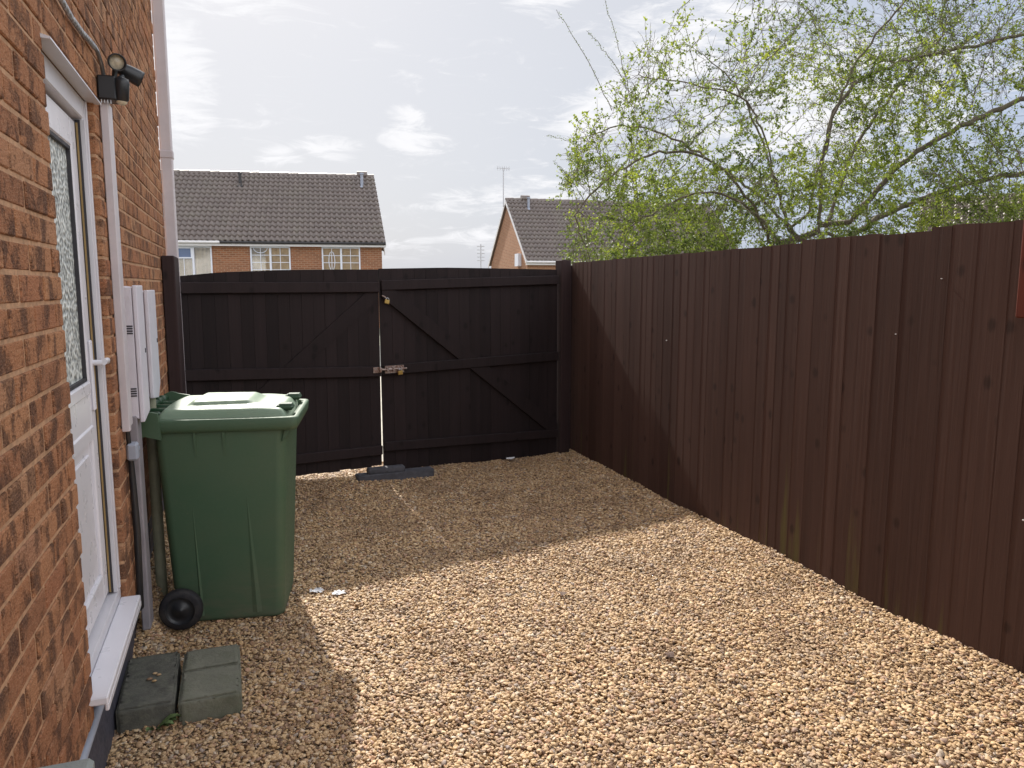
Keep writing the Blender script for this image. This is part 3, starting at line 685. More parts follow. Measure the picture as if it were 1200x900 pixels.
# ------------------------------------------------------------ blocks, pavers and small things
def rock(name, x0, x1, y0, y1, z0, z1, rz, mat, amp, seed, label, cat, group=None, rim=.008):
    bm = bmesh.new(); bmesh.ops.create_cube(bm, size=1)
    sx, sy, sz = x1-x0, y1-y0, z1-z0
    for v in bm.verts: v.co = Vector((v.co.x*sx, v.co.y*sy, (v.co.z+.5)*sz))
    bmesh.ops.bevel(bm, geom=bm.edges[:], offset=rim, segments=2, affect='EDGES')
    bmesh.ops.triangulate(bm, faces=bm.faces[:])
    for _ in range(5):
        ed = [x for x in bm.edges if x.calc_length() > .022]
        if not ed: break
        bmesh.ops.subdivide_edges(bm, edges=ed, cuts=1)
        bmesh.ops.triangulate(bm, faces=bm.faces[:])
    bm.normal_update()
    for v in bm.verts:
        p = v.co*14+Vector((seed, 0, 0)); d = noise.noise(p)*amp+noise.noise(p*4)*amp*.5; v.co += v.normal*d
    me = bpy.data.meshes.new(name); bm.to_mesh(me); bm.free(); me.materials.append(mat)
    for p in me.polygons: p.use_smooth = True
    o = bpy.data.objects.new(name, me); COL.objects.link(o); o.location = ((x0+x1)/2, (y0+y1)/2, z0); o.rotation_euler[2] = rz
    return tag(o, label, cat, group)
rock('concrete_paver', -.026, .166, 2.83, 3.24, -.03, .100, .02, M['paverdark'], .003, 1, 'dark damp concrete paver in front of the door sill', 'paver', 'concrete pavers below the door')
rock('concrete_paver', .183, .399, 2.815, 3.045, -.03, .101, .01, M['paver'], .003, 5, 'grey green concrete paver piece, nearer half of the cracked one', 'paver', 'concrete pavers below the door')
rock('concrete_paver', .180, .396, 3.048, 3.225, -.03, .101, .02, M['paver'], .003, 9, 'grey green concrete paver piece, farther half nearer the bin', 'paver', 'concrete pavers below the door')
ga = math.atan2(gdir.y, gdir.x)
rock('walling_block', 1.27, 1.90, 5.88, 5.98, .02, .108, .06, M['block'], .0012, 2, 'long grey walling block lying on the gravel at the foot of the gates', 'block', 'grey blocks at the foot of the gates', .005)
rock('walling_block', 1.36, 1.66, 5.885, 5.965, .108, .150, .06, M['block'], .001, 4, 'short grey block on top of the long one at the foot of the gates', 'block', 'grey blocks at the foot of the gates', .005)
for k, (x, y, s, lb) in enumerate([(.07, 3.02, .012, 'leftmost'), (.085, 3.06, .010, 'farthest'), (.10, 3.045, .010, 'rightmost'), (.088, 3.0, .010, 'nearest')]):
    m = Matrix.Translation((x, y, .101+s*.35)) @ Matrix.Diagonal((s, s*.7, s*.4, 1)).to_4x4()
    b = MB(); b.lathe([(0, -1), (.6, -.8), (1, 0), (.6, .8), (0, 1)], 10, m); tag(b.build('pebble', M['stone'], off=(x, y, .101)), lb+' pale pebble of the four lying on the dark paver', 'pebble', 'pebbles on the dark paver')
# weed between paver and gravel
wd = MB(); r = random.Random(4)
for k in range(15):
    a = r.uniform(-2.6, .5); L = r.uniform(.04, .10); c = Vector((.105, 2.80, .012)); d = Vector((math.cos(a), math.sin(a)*.6, 0)); sdv = Vector((-d.y, d.x, 0)); wv = L*.16
    pts = [c+d*L*t+Vector((0, 0, .045*math.sin(t*2.2)*(L/.09))) for t in (0, .3, .6, .85, 1)]
    ws = [.15, .7, 1.0, .75, .05]; vs = []
    for p_, w_ in zip(pts, ws): vs += [p_-sdv*wv*w_, p_+Vector((0, 0, -.003)), p_+sdv*wv*w_]
    wd.add(vs, [(3*i+j, 3*i+j+1, 3*i+j+4, 3*i+j+3) for i in range(4) for j in (0, 1)], r.random(), True)
tag(wd.build('weed', M['weed'], off=(.105, 2.80, 0)), 'small green weed growing at the front of the dark paver', 'weed')
def scrap(c, s, seed, label):
    rr = random.Random(seed); b = MB()
    n_ = 7
    vs = [(c[0]+(i/n_-.5)*s*rr.uniform(.8, 1.2), c[1]+(j/n_-.5)*s*.8*rr.uniform(.7, 1.2), c[2]+.008+rr.uniform(0, .035)*s*4) for j in range(n_+1) for i in range(n_+1)]
    fs = [(j*(n_+1)+i, j*(n_+1)+i+1, (j+1)*(n_+1)+i+1, (j+1)*(n_+1)+i) for j in range(n_) for i in range(n_) if (i-n_/2)**2+(j-n_/2)**2 < (n_/2)**2*rr.uniform(.35, 1.2)]
    b.add(vs, fs); o = b.build('white_bit', M['scrap'], off=c); return tag(o, label, 'scrap')
scrap((.765, 3.86, gh(.77, 3.86)), .085, 3, 'crumpled white paper scrap on the gravel just right of the bin')
scrap((.87, 3.80, gh(.86, 3.80)), .07, 8, 'thin white scrap on the gravel a little farther right of the bin')
scrap((.03, 4.12, .09), .05, 12, 'white scrap behind the rear wheel of the bin')
scrap((2.68, 6.22, .05), .09, 15, 'bright white scrap under the right gate')  # white piece put in for the sunlit stone showing under the gate
st = MB(); st.tube([(.0, 3.62, .02), (.015, 3.66, .05), (.022, 3.70, .075)], .0025, 5); tag(st.build('twig', M['scrap'], off=(0, 3.62, 0)), 'thin pale twig in the gravel left of the bin wheel', 'twig')
for k, (x, y, s, lb) in enumerate([(1.96, 3.40, .030, 'dark leaf on the sunlit gravel in the middle of the drive'), (2.13, 2.64, .030, 'dark brown leaf on the sunlit gravel nearer the viewer')]):
    b = MB(); rr = random.Random(k); vs = [(x, y, gh(x, y)+.022)]+[(x+s*math.cos(t)*rr.uniform(.6, 1), y+s*math.sin(t)*rr.uniform(.5, .9), gh(x, y)+.012+rr.uniform(0, .02)) for t in [2*math.pi*i/9 for i in range(9)]]
    b.add(vs, [(0, 1+i, 1+(i+1) % 9) for i in range(9)], .5, True); tag(b.build('dead_leaf', M['dryleaf'], off=(x, y, 0)), lb, 'leaf')

# ------------------------------------------------------------ wheelie bin (local frame: +X front, -X wheels)
def rrect(cx, cy, hx, hy, r, z, n=6):
    pts = []
    for (sx, sy, a0) in ((1, 1, 0), (-1, 1, 90), (-1, -1, 180), (1, -1, 270)):
        for k in range(n+1):
            a = R_(a0+90*k/n); pts.append(Vector((cx+sx*(hx-r)+r*math.cos(a), cy+sy*(hy-r)+r*math.sin(a), z)))
    return pts
def wheelie():
    e = empty('wheelie_bin', (.39, 3.87, gh(.5, 3.8)+.008), 'green plastic wheelie bin with a faded lid standing on the gravel beside the house', 'wheelie bin', rz=R_(-10))
    b = MB(); rings = []
    def sec(z):
        t = z/.93
        x0 = -.245+(-.285+.245)*t; x1 = .245+(.292-.245)*t; hy = .222+(.268-.222)*t
        if z < .16: x0 += (.16-z)*.35           # wheel arch cut
        return rrect((x0+x1)/2, 0, (x1-x0)/2, hy, .045, z)
    for z in [0, .006, .02, .06, .1, .16, .17, .3, .45, .6, .75, .88, .93]: 
        rr = sec(z)
        if z == 0: c = sum(rr, Vector())/len(rr); rr = [c+(p-c)*.97 for p in rr]
        rings.append(rr)
    b.loft(rings)
    # shallow raised panel on each side, edged by two tapered ridges
    for sy in (-1, 1):
        def pt(x, z, d): t = z/.93; return Vector((x, sy*((.222+.046*t)+d), z))
        for (xa, xb, zt, w) in [(-.125, -.135, .56, .010), (.125, .105, .60, .022)]:
            pts = [pt(xa+w, .03, .0), pt(xa, .03, .007), pt(xa-w, .03, 0), pt(xb-.002, zt, 0.0005), pt(xb, zt, .001), pt(xb+.002, zt, .0005)]
            b.add(pts, [(0, 1, 4, 5), (1, 2, 3, 4)] if sy < 0 else [(5, 4, 1, 0), (4, 3, 2, 1)], .5, False)
        for xx in (-.105, .02):
            q0 = [pt(xx-.006, .80, 0), pt(xx+.006, .80, 0), pt(xx+.006, .93, .012), pt(xx-.006, .93, .012), pt(xx-.006, .93, -.004), pt(xx+.006, .93, -.004)]
            b.add(q0, [(0, 1, 2, 3), (0, 3, 4), (1, 5, 2)], .5)
        # front webs under the rim
        b.prism([pt(.272, .86, -.002), pt(.292, .93, -.002), pt(.325, .93, -.002), pt(.29, .88, -.002)], (0, -sy*.012, 0))
    for xx in (-.12, 0, .12):
        pass
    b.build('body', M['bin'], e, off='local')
    # rim: widening collar whose underside dips in the middle of the side
    rm = MB()
    def ring(grow, z, dip=0.0):
        rr = rrect(.036, 0, .304+grow, .282+grow, .035, z)
        for p in rr: p.z -= dip*max(0, 1-abs(p.x)/.30)**.5
        return rr
    rm.loft([ring(-.024, .915, .0), ring(0, .918, .0), ring(.006, .935), ring(.010, .972), ring(.006, .978), ring(-.02, .978), ring(-.03, .93)], cap0=False, cap1=False)
    rm.build('rim', M['bin'], e, off='local')
    # lid: height field over a rounded rectangle
    ld = MB(); nx, ny = 72, 56; X0, X1, HY_ = -.278, .308, .262
    def ss(a, b_, x): t = min(1, max(0, (x-a)/(b_-a))); return t*t*(3-2*t)
    vs = []
    for j in range(ny+1):
        for i in range(nx+1):
            u_, v_ = i/nx*2-1, j/ny*2-1
            # squircle mapping rounds the corners
            k = .06; xx = u_*math.sqrt(1-k*v_*v_*1.3); yy = v_*math.sqrt(1-k*u_*u_*1.3)
            x = (X0+X1)/2+xx*(X1-X0)/2; y = yy*HY_
            ed = min(1-abs(u_), 1-abs(v_)); rim_ = ss(0, .13, ed)
            z = .982+.029*rim_**.7+.008*(1-yy*yy)*rim_
            z += .010*ss(-1, 1, u_)*0-.010*ss(.45, 1.0, u_)
            # raised trapezoid panel
            wp = .62-.10*(u_+.2); pn = ss(-.62, -.48, u_)*(1-ss(.28, .52, u_))*(1-ss(wp-.10, wp+.02, abs(v_)))
            z += .020*pn
            if ed < .02: z -= .022
            z += .006
            vs.append((x, y, z))
    ld.add(vs, [(j*(nx+1)+i, j*(nx+1)+i+1, (j+1)*(nx+1)+i+1, (j+1)*(nx+1)+i) for j in range(ny) for i in range(nx)], .5, True)
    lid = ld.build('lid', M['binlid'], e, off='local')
    for y in (-.165, .165):
        h = MB(); h.bevbox(.240, .322, y-.040, y+.040, .996, 1.020, .009); h.bevbox(.255, .318, y-.030, y+.030, 1.016, 1.026, .005); h.build('lid_grip', M['bindark'], lid, off='local')
    for y in (-.17, -.06, .06, .17):
        hs = MB(); hs.bevbox(-.375, -.27, y-.018, y+.018, .975, 1.0, .008); hs.build('hinge_strap', M['bindark'], lid, off='local')
    # handle: two cheek plates and a bar with grip sleeves
    for sy in (-1, 1):
        hd = MB(); prof = []
        for k in range(20):
            a = R_(60+k*240/19); prof.append(Vector((-.338+.060*math.cos(a), sy*.296, .966+.066*math.sin(a))))
        prof = [Vector((-.25, sy*.296, 1.012))]+prof+[Vector((-.24, sy*.296, .89))]
        hd.prism(prof, (0, -sy*.016, 0)); hd.build('handle_cheek', M['bin'], e, off='local')
    br = MB(); br.tube([(-.368, -.285, 1.000), (-.368, .285, 1.000)], .0165, 14)
    for y in (-.21, -.14, -.07, 0, .07, .14, .21): br.lathe([(.0165, -.010), (.024, -.008), (.024, .008), (.0165, .010)], 14, Matrix.Translation((-.368, y, 1.0)) @ Matrix.Rotation(R_(90), 4, 'X'))
    br.build('handle', M['bindark'], e, off='local')
    # wheels and axle
    ax = MB(); ax.tube([(-.200, -.28, .096), (-.200, .28, .096)], .010, 10); ax.build('axle', M['steel'], e, off='local')
    for sy in (-1, 1):
        m = Matrix.Translation((-.200, sy*.290, .096)) @ Matrix.Scale(.92, 4) @ Matrix.Rotation(R_(90)*sy, 4, 'X')
        m = m @ Matrix.Rotation(math.pi, 4, 'X') if False else m
        wl = MB(); o_ = -1
        prof = [(.070, .026), (.094, .025), (.102, .018), (.104, .006), (.104, -.006), (.102, -.018), (.094, -.025), (.070, -.026)]
        wl.lathe(prof, 36, m); wo_ = wl.build('wheel', M['rubber'], e, off='local')
        hb = MB(); hb.lathe([(.071, .024), (.066, .016), (.060, .012), (.040, .012), (.034, .020), (.018, .022), (.014, .027), (0, .028)], 30, m)
        hb.lathe([(.071, -.024), (.066, -.016), (.060, -.012), (.040, -.012), (.034, -.020), (.018, -.022), (.014, -.027), (0, -.028)], 30, m)
        hb.build('hub', M['black'], wo_, off='local')
    return e
wheelie()

# ------------------------------------------------------------ far houses
def frame_of(p, ang):
    e = Vector((math.cos(R_(ang)), math.sin(R_(ang)), 0)); n = Vector((-e.y, e.x, 0))
    return Matrix(((e.x, n.x, 0, p[0]), (e.y, n.y, 0, p[1]), (0, 0, 1, 0), (0, 0, 0, 1)))
def roof_slope(b, L, run, rise, z0, s0, taper=0, roll=.212, gauge=.335, seed=0, flip=False, FM=None):
    """interlocking tiles: rolls along the ridge, courses up the slope, in frame coordinates (s along the eave, n into the roof)"""
    sl = math.hypot(run, rise); rows = int(round(sl/gauge)); gauge = sl/rows; cols = int(round(L/roll)); roll = L/cols; r = random.Random(seed); seg = 6
    up = Vector((0, run/sl, rise/sl)); nn = Vector((0, -rise/sl, run/sl))
    prof = [0, .016, .066, .078, .034, .0]
    for i in range(rows):
        for c in range(cols):
            t = r.random()*.7+(.3*r.random())
            vs = []
            for (k, lift) in ((i*gauge-.02, .055), ((i+1)*gauge-.0, .002)):
                for q in range(seg+1):
                    hgt = prof[q % seg]; s = s0+(c+q/seg)*roll*(1-taper*max(k, 0)/sl/L)
                    vs.append(Vector((s, 0, z0))+up*k+nn*(lift+hgt))
            base0 = len(vs)
            for q in range(seg+1): vs.append(vs[q]-nn*(.048))
            if flip: vs = [Vector((v.x, 2*run-v.y, v.z)) for v in vs]
            vs = [FM @ v for v in vs]; m_ = seg+1
            fs = [(q, q+1, m_+q+1, m_+q) for q in range(seg)]+[(base0+q, base0+q+1, q+1, q) for q in range(seg)]
            if flip: fs = [tuple(reversed(x)) for x in fs]
            b.add(vs, fs, t, True)
def uvbox(name, mat, FM, boxes, parent, prisms=()):
    """walls with brick UVs in metres"""
    b = MB()
    for (s0, s1, n0, n1, z0, z1) in boxes: b.box(s0, s1, n0, n1, z0, z1, .5, FM)
    for poly, d in prisms: b.prism([FM @ Vector(p) for p in poly], FM.to_3x3() @ Vector(d))
    o = b.build(name, mat, parent); me = o.data; uv = me.uv_layers.new(name='UVMap'); inv = FM.inverted(); off = Vector(parent.location)
    for p in me.polygons:
        nl = inv.to_3x3() @ p.normal
        for li in p.loop_indices:
            c = inv @ (me.vertices[me.loops[li].vertex_index].co+off)
            uv.data[li].uv = (c.y, c.z) if abs(nl.x) > .7 else (c.x, c.z)
    return o
def far_window(FM, s0, s1, z0, z1, parent, kind, deco=0):
    """window standing in the wall face n=.30"""
    b = MB(); n0, n1 = .25, .33; t = .055
    b.box(s0, s1, n0, n1, z1-t, z1, .5, FM); b.box(s0, s1, n0, n1, z0, z0+t, .5, FM); b.box(s0, s0+t, n0, n1, z0+t, z1-t, .5, FM); b.box(s1-t, s1, n0, n1, z0+t, z1-t, .5, FM)
    mid = (s0+s1)/2; b.box(mid-t*.7, mid+t*.7, n0-.004, n1, z0+t, z1-t, .5, FM)
    b.box(s0-.04, s1+.04, n0-.05, n1, z0-.05, z0-.002, .5, FM)
    f = b.build('window', M['farframe'], parent)
    g = MB(); g.box(s0+t, mid-t*.7, .285, .295, z0+t, z1-t, .5, FM); g.box(mid+t*.7, s1-t, .285, .295, z0+t, z1-t, .5, FM); g.build('pane', M['glass'], f, off=tuple(parent.location))
    c = MB(); ns = 40
    for k in range(ns):
        a, d = s0+t+(s1-s0-2*t)*k/ns, s0+t+(s1-s0-2*t)*(k+1)/ns; wv = .02*math.sin(k*1.3)
        c.box(a, d, .36+wv, .38+wv, z0+t, z1-t, .5, FM)
    c.build('curtain', M['curtain'], f, off=tuple(parent.location))
    h = MB()
    if kind == 'top':
        h.box(s0+t, mid-t*.7, n0-.012, n1-.02, z1-.48, z1-.43, .5, FM); h.box(s0+t-.01, s0+t+.04, n0-.012, .28, z1-.43, z1-t, .5, FM); h.box(mid-t*.7-.04, mid-t*.7, n0-.012, .28, z1-.43, z1-t, .5, FM); h.box(s0+t, mid-t*.7, n0-.012, .28, z1-t-.04, z1-t+.002, .5, FM)
        h.box((s0+mid)/2-.012, (s0+mid)/2+.012, .262, .282, z0+t, z1-.48, .5, FM)
        gb = MB(); gb.box(s0+t+.04, mid-t*.7-.04, .272, .284, z1-.43, z1-t-.04, .5, FM); gb.build('top_light', M['glass_blue'], f, off=tuple(parent.location))
    else:
        for (a, d) in ((s0+t, mid-t*.7), (mid+t*.7, s1-t)):
            h.box((a+d)/2-.012, (a+d)/2+.012, .262, .282, z0+t, z1-t, .5, FM)
            for k in (1, 2, 3): zz_ = z1-t-(z1-z0-2*t)*k/4; h.box(a, d, .264, .280, zz_-.012, zz_+.012, .5, FM)
            if deco and a < mid:
                cx = (a+d)/2; rr = (d-a)/2*.8
                if deco == 1: pts = [FM @ Vector((cx+rr*math.cos(R_(180+k*15)), .27, z1-t+.02+rr*.8*math.sin(R_(180+k*15)))) for k in range(13)]
                else: pts = [FM @ Vector((cx+rr*.45*math.cos(R_(k*30)), .27, z1-.55+.38*math.sin(R_(k*30)))) for k in range(13)]
                h.tube(pts, .016, 6)
    h.build('glazing_bars', M['farframe'], f, off=tuple(parent.location))
def vent(FM, s, n, z, h, parent, mat, ridge=False):
    b = MB(); c = FM @ Vector((s, n, z)); b.tube([c, c+Vector((0, 0, h))], [.065, .06], 12); b.tube([c+Vector((0, 0, h)), c+Vector((0, 0, h+.06))], [.09, .085], 12)
    b.tube([c-Vector((0, 0, .02)), c+Vector((0, 0, .06))], [.15, .08], 12); b.build('vent_pipe', mat, parent)
    if mat is M['lead']:
        q = MB(); q.tube([FM @ Vector((s-.22, 4.0, z+.62)), FM @ Vector((s+.22, 4.0, z+.62))], .16, 12); q.build('ridge_vent', M['tile'], parent)
def house(name, p, ang, L, run, rise, zE, label, cat, group, wallmat, tilemat, left_over, wins, vents, seed, taper=0):
    FM = frame_of(p, ang); c = FM @ Vector((L/2, run, 0)); e = empty(name, tuple(c), label, cat, group)
    wo_ = .30
    s0, s1 = left_over, L-left_over
    # front wall in pieces round the windows
    boxes = []; a = s0
    for (w0, w1, z0, z1, *_ ) in sorted(wins):
        boxes.append((a, w0, wo_, wo_+.28, -.12, zE-.02)); boxes.append((w0, w1, wo_, wo_+.28, -.12, z0)); 
        if z1 < zE-.05: boxes.append((w0, w1, wo_, wo_+.28, z1, zE-.02))
        a = w1
    boxes.append((a, s1, wo_, wo_+.28, -.12, zE-.02))
    boxes.append((s0, s1, 2*run-.58, 2*run-.30, -.12, zE-.02))
    pr_ = []
    k = rise/run
    for sx in (s0, s1-.25-taper):
        pr_.append(([(sx, wo_+.281, -.12), (sx, 2*run-.581, -.12), (sx, 2*run-.581, zE+k*.45), (sx, run, zE+rise-.12), (sx, wo_+.281, zE+k*.45)], (.25, 0, 0)))
        pr_.append(([(sx-.0, wo_+.0, zE-.019), (sx-.0, wo_+.2805, zE-.019), (sx-.0, wo_+.2805, zE+k*.45), (sx-.0, wo_, zE+k*.20)], (.25, 0, 0)))
        pr_.append(([(sx-.0, 2*run-wo_-.2805, zE-.019), (sx-.0, 2*run-wo_, zE-.019), (sx-.0, 2*run-wo_, zE+k*.20), (sx-.0, 2*run-wo_-.2805, zE+k*.45)], (.25, 0, 0)))
    uvbox('wall', wallmat, FM, boxes, e, pr_)
    rb = MB(); roof_slope(rb, L, run, rise, zE, 0, taper, seed=seed, FM=FM); roof_slope(rb, L, run, rise, zE, 0, taper, seed=seed+1, flip=True, FM=FM)
    rb.prism([FM @ Vector(q) for q in [(.02, .0, zE-.03), (.02, run, zE+rise-.03), (.02, 2*run, zE-.03), (.02, 2*run-.2, zE-.03), (.02, run, zE+rise-.2), (.02, .2, zE-.03)]], FM.to_3x3() @ Vector((L-.04-taper, 0, 0)), .3)
    nr = int(L/.42); Lr = L-taper
    for q in range(nr):
        a0, a1 = q*Lr/nr, (q+1)*Lr/nr-.01; rb.tube([FM @ Vector((a0, run, zE+rise-.01)), FM @ Vector((a1, run, zE+rise-.005))], [.115, .13], 12, random.random())
    rf = rb.build('roof', tilemat, e)
    fa = MB(); fa.box(0.02, L-.02, .02, .045, zE-.17, zE-.005, .5, FM); fa.box(.02, L-.02, .046, .299, zE-.17, zE-.15, .5, FM)
    # barge boards
    for sx in (-.012, L-.018):
        for sg in (0, 1):
            f_ = (lambda n_: n_) if sg == 0 else (lambda n_: 2*run-n_)
            tp = taper if sx > 1 else 0
            fa.prism([FM @ Vector(q) for q in [(sx, f_(.02), zE-.17), (sx, f_(.0), zE+.01), (sx-tp, f_(run-.001*(1)), zE+rise+.02), (sx-tp, f_(run-.001), zE+rise-.17)]], FM.to_3x3() @ Vector((.03, 0, 0)))
    fa.build('fascia', M['fascia'], e)
    gu = MB(); gs0 = .02+(1.8+0.0 if name == 'terraced_house' else 0)
    gu.tube([FM @ Vector((0.0+(3.1 if name == 'terraced_house' else 0), -.04, zE-.03)), FM @ Vector((L, -.04, zE-.03))], .055, 10); 
    gu.build('gutter', M['gutter'] if name == 'terraced_house' else M['fascia'], e)
    if name == 'terraced_house':
        gw = MB(); gw.tube([FM @ Vector((0, -.04, zE-.03)), FM @ Vector((3.09, -.04, zE-.03))], .055, 10); gw.build('gutter', M['fascia'], e)
    for (w0, w1, z0, z1, kd, dc) in wins: far_window(FM, w0, w1, z0, z1, e, kd, dc)
    for (s, n_, h, mt) in vents: vent(FM, s, n_, zE+rise*n_/run, h, e, M[mt])
    return e, FM
# house A: eave right end at (6.04,30.39,3.3)
LA = 9.4; ea = Vector((math.cos(R_(-10)), math.sin(R_(-10)), 0)); pa = Vector((6.04, 30.39, 0))-ea*LA
sA = lambda s: s+LA
house('terraced_house', pa, -10, LA, 4.0, 3.10, 3.30, 'orange brick house with brown tiled roof and three white windows beyond the left gate', 'house', None, M['farbrickA'], M['tile'], .16,
      [(sA(-8.06), sA(-6.68), 1.9, 3.13, 'top', 0), (sA(-5.25), sA(-3.73), 1.9, 3.13, 'bars', 1), (sA(-2.52), sA(-1.02), 1.9, 3.13, 'bars', 2)],
      [(sA(-6.0), 3.2, .50, 'gutter'), (sA(-.95), 3.3, .55, 'lead')], 3, .42)
# house B: gable to the left
hb, FB = house('bungalow', Vector((13.10, 33.1, 0)), -5, 11.6, 4.0, 3.22, 2.74, 'gabled orange brick bungalow with brown tiled roof between the gates and the tree', 'house', None, M['farbrickB'], M['tile'], .12,
      [], [(1.05, 3.35, .55, 'lead')], 17)
q = MB(); a0 = FB @ Vector((-.1, 4.0, 5.6)); q.tube([a0, a0+Vector((0, 0, 1.95))], .028, 8)
for k in range(6): q.tube([a0+Vector((-.30+k*.12, 0, 1.80)), a0+Vector((-.30+k*.12, 0, 2.02))], .012, 5)
q.tube([a0+Vector((-.36, 0, 1.92)), a0+Vector((.36, 0, 1.92))], .014, 6); q.build('aerial', M['aerial'], hb)
q = MB(); a0 = FB @ Vector((-.04, 1.75, 2.95)); q.box(-.04, .12, 1.35, 2.0, 2.55, 3.15, .5, FB); q.build('gable_window', M['farframe'], hb)
# house C far right
house('bungalow', Vector((22.6, 20.2, 0)), -50, 9.0, 3.6, 1.75, 3.1, 'house with a tan tiled roof showing behind the tree at the right', 'house', None, M['farbrickB'], M['tile_tan'], .12, [], [], 29)
q = MB(); q.tube([(18.7, 58, 0), (18.7, 58, 4.9)], .05, 8)
for k in range(5): q.tube([(18.4, 58, 3.6+k*.28), (19.0, 58, 3.6+k*.28)], .03, 5)
tag(q.build('antenna_pole', M['aerial'], off=(18.7, 58, 0)), 'thin distant antenna pole just left of the gabled bungalow', 'antenna')

# ------------------------------------------------------------ the tree behind the fence
def tree():
    r = np.random.default_rng(12); Fh = np.array([math.sin(YAW), math.cos(YAW), 0]); Rh = np.array([math.cos(YAW), -math.sin(YAW), 0])
    O = np.array([.46, 0, 0])+Fh*10.5
    def Wd(a, b, z): return O+Rh*a+Fh*b+np.array([0, 0, z])
    prof_a = [.45, .8, 1.2, 1.9, 2.7, 3.5, 4.3, 5.2, 7, 9.5, 11]
    prof_z = [3.2, 3.75, 4.15, 4.75, 5.15, 5.15, 5.55, 5.9, 6.3, 6.0, 4.6]
    att = []
    while len(att) < 15000:
        a = r.uniform(.72, 11); b = r.uniform(-2.0, 2.2); zt = np.interp(a, prof_a, prof_z); z = r.uniform(1.55, zt)
        e = (b/2.2)**2+((z-3.0)/(zt-2.7))**2*(1 if z > 3 else 0)*.55
        if a < 2: e += ((2-a)/1.6)**2*.35
        if e > 1: continue
        nv = noise.noise(Vector((a*.85, b*.85, z*.95)))+.35*noise.noise(Vector((a*2.3, b*2.3, z*2.3)))
        if nv < -.06+r.uniform(-.12, .12): continue
        # the upper left of the crown is thin, the lower left hangs thick
        if a < 3.2 and z > 3.3 and r.random() < .55: continue
        att.append(Wd(a, b, z))
    att = np.array(att)
    # stems
    nodes = []; par = []
    for (a, b, lean, h) in [(3.75, .1, -.05, 2.3), (4.15, .5, .1, 2.4), (3.2, .4, -.25, 2.0), (4.6, .1, .3, 2.2), (5.0, .4, .35, 2.2), (3.5, -.4, -.3, 2.0)]:
        prev = -1; k = int(h/.1)
        for i in range(k+1):
            t = i/k; nodes.append(Wd(a*.6+4.0*.4+(a-4.0)*.4*min(1, t*1.6)+lean*t*t+.05*math.sin(i*.7+a), b*(.4+.6*t)+.05*math.sin(i*.5+b*3), t*h-.12)); par.append(prev); prev = len(nodes)-1
    limbs = [([(4.0, 2.2), (3.3, 2.9), (2.3, 3.55), (1.6, 3.75), (.95, 3.6)], .1), ([(3.6, 2.2), (2.7, 3.15), (1.9, 3.3), (1.2, 2.95), (.82, 2.5)], -.5),
             ([(3.9, 2.3), (3.55, 3.6), (3.1, 4.5), (2.4, 5.0)], .6), ([(4.2, 2.3), (4.3, 3.8), (4.9, 4.45), (6.5, 4.85), (8.2, 5.2)], 0),
             ([(4.5, 2.4), (5.2, 3.3), (6.5, 3.95), (8.5, 4.5), (10, 4.4)], -.7), ([(4.6, 2.2), (5.5, 2.7), (7, 3.15), (8.5, 3.15), (10, 2.8)], .5),
             ([(4.0, 2.5), (4.4, 4.3), (5.2, 5.4)], -.3), ([(3.5, 2.1), (3.0, 2.6), (2.3, 2.75), (1.5, 2.35)], -.9), ([(4.4, 2.3), (5.0, 3.7), (6.2, 5.2)], .8), ([(3.8, 2.3), (3.2, 3.9), (2.5, 4.2), (1.8, 4.3)], -.2)]
    for pl_, b_ in limbs:
        P_ = [Vector(Wd(a_, b_*min(1, k_/2+.3), z_)) for k_, (a_, z_) in enumerate(pl_)]
        near = min(range(len(nodes)), key=lambda i: (Vector(nodes[i])-P_[0]).length); prev = near
        for k_ in range(len(P_)-1):
            p0 = P_[max(k_-1, 0)]; p1, p2 = P_[k_], P_[k_+1]; p3 = P_[min(k_+2, len(P_)-1)]; ns_ = max(2, int((p2-p1).length/.1))
            for j_ in range(ns_):
                t = (j_+1)/ns_
                q_ = .5*((2*p1)+(p2-p0)*t+(2*p0-5*p1+4*p2-p3)*t*t+(3*p1-p0-3*p2+p3)*t*t*t)+Vector(r.normal(0, .012, 3))
                nodes.append(np.array(q_)); par.append(prev); prev = len(nodes)-1
    nodes = [Vector(x) for x in nodes]; alive = [Vector(x) for x in att]; D_inf, D_kill, step = .95, .15, .10; nch = {}
    for it in range(130):
        kd = kdtree.KDTree(len(nodes)); [kd.insert(p_, i) for i, p_ in enumerate(nodes)]; kd.balance()
        acc = {}; keep = []
        for p_ in alive:
            c_, i, d = kd.find(p_)
            if d < D_kill: continue
            keep.append(p_)
            if d < D_inf: acc.setdefault(i, Vector()); acc[i] += (p_-c_).normalized()
        alive = keep
        if not acc or len(alive) < 60: break
        for i, v in acc.items():
            if v.length < .05 or nch.get(i, 0) >= 3: continue
            nch[i] = nch.get(i, 0)+1
            d = v.normalized()+Vector(r.normal(0, .15, 3)); d.z -= .02; nodes.append(nodes[i]+d.normalized()*step); par.append(i)
    N = len(nodes); ch = [[] for _ in range(N)]
    for i, p_ in enumerate(par):
        if p_ >= 0: ch[p_].append(i)
    rad = [0.0]*N
    for i in range(N-1, -1, -1):
        s_ = sum(rad[c]**2.25 for c in ch[i]); rad[i] = max(.0028, s_**(1/2.25)) if ch[i] else .0028
    mx_ = max(rad); sc = .056/mx_ if mx_ > .056 else 1
    rad = [max(.0028, x*sc) for x in rad]
    e = empty('hawthorn_tree', tuple(Wd(4.1, .2, 0)), 'spreading tree with fresh green leaves and tangled grey twigs behind the side fence', 'tree')
    bm_ = MB(); off = e.location
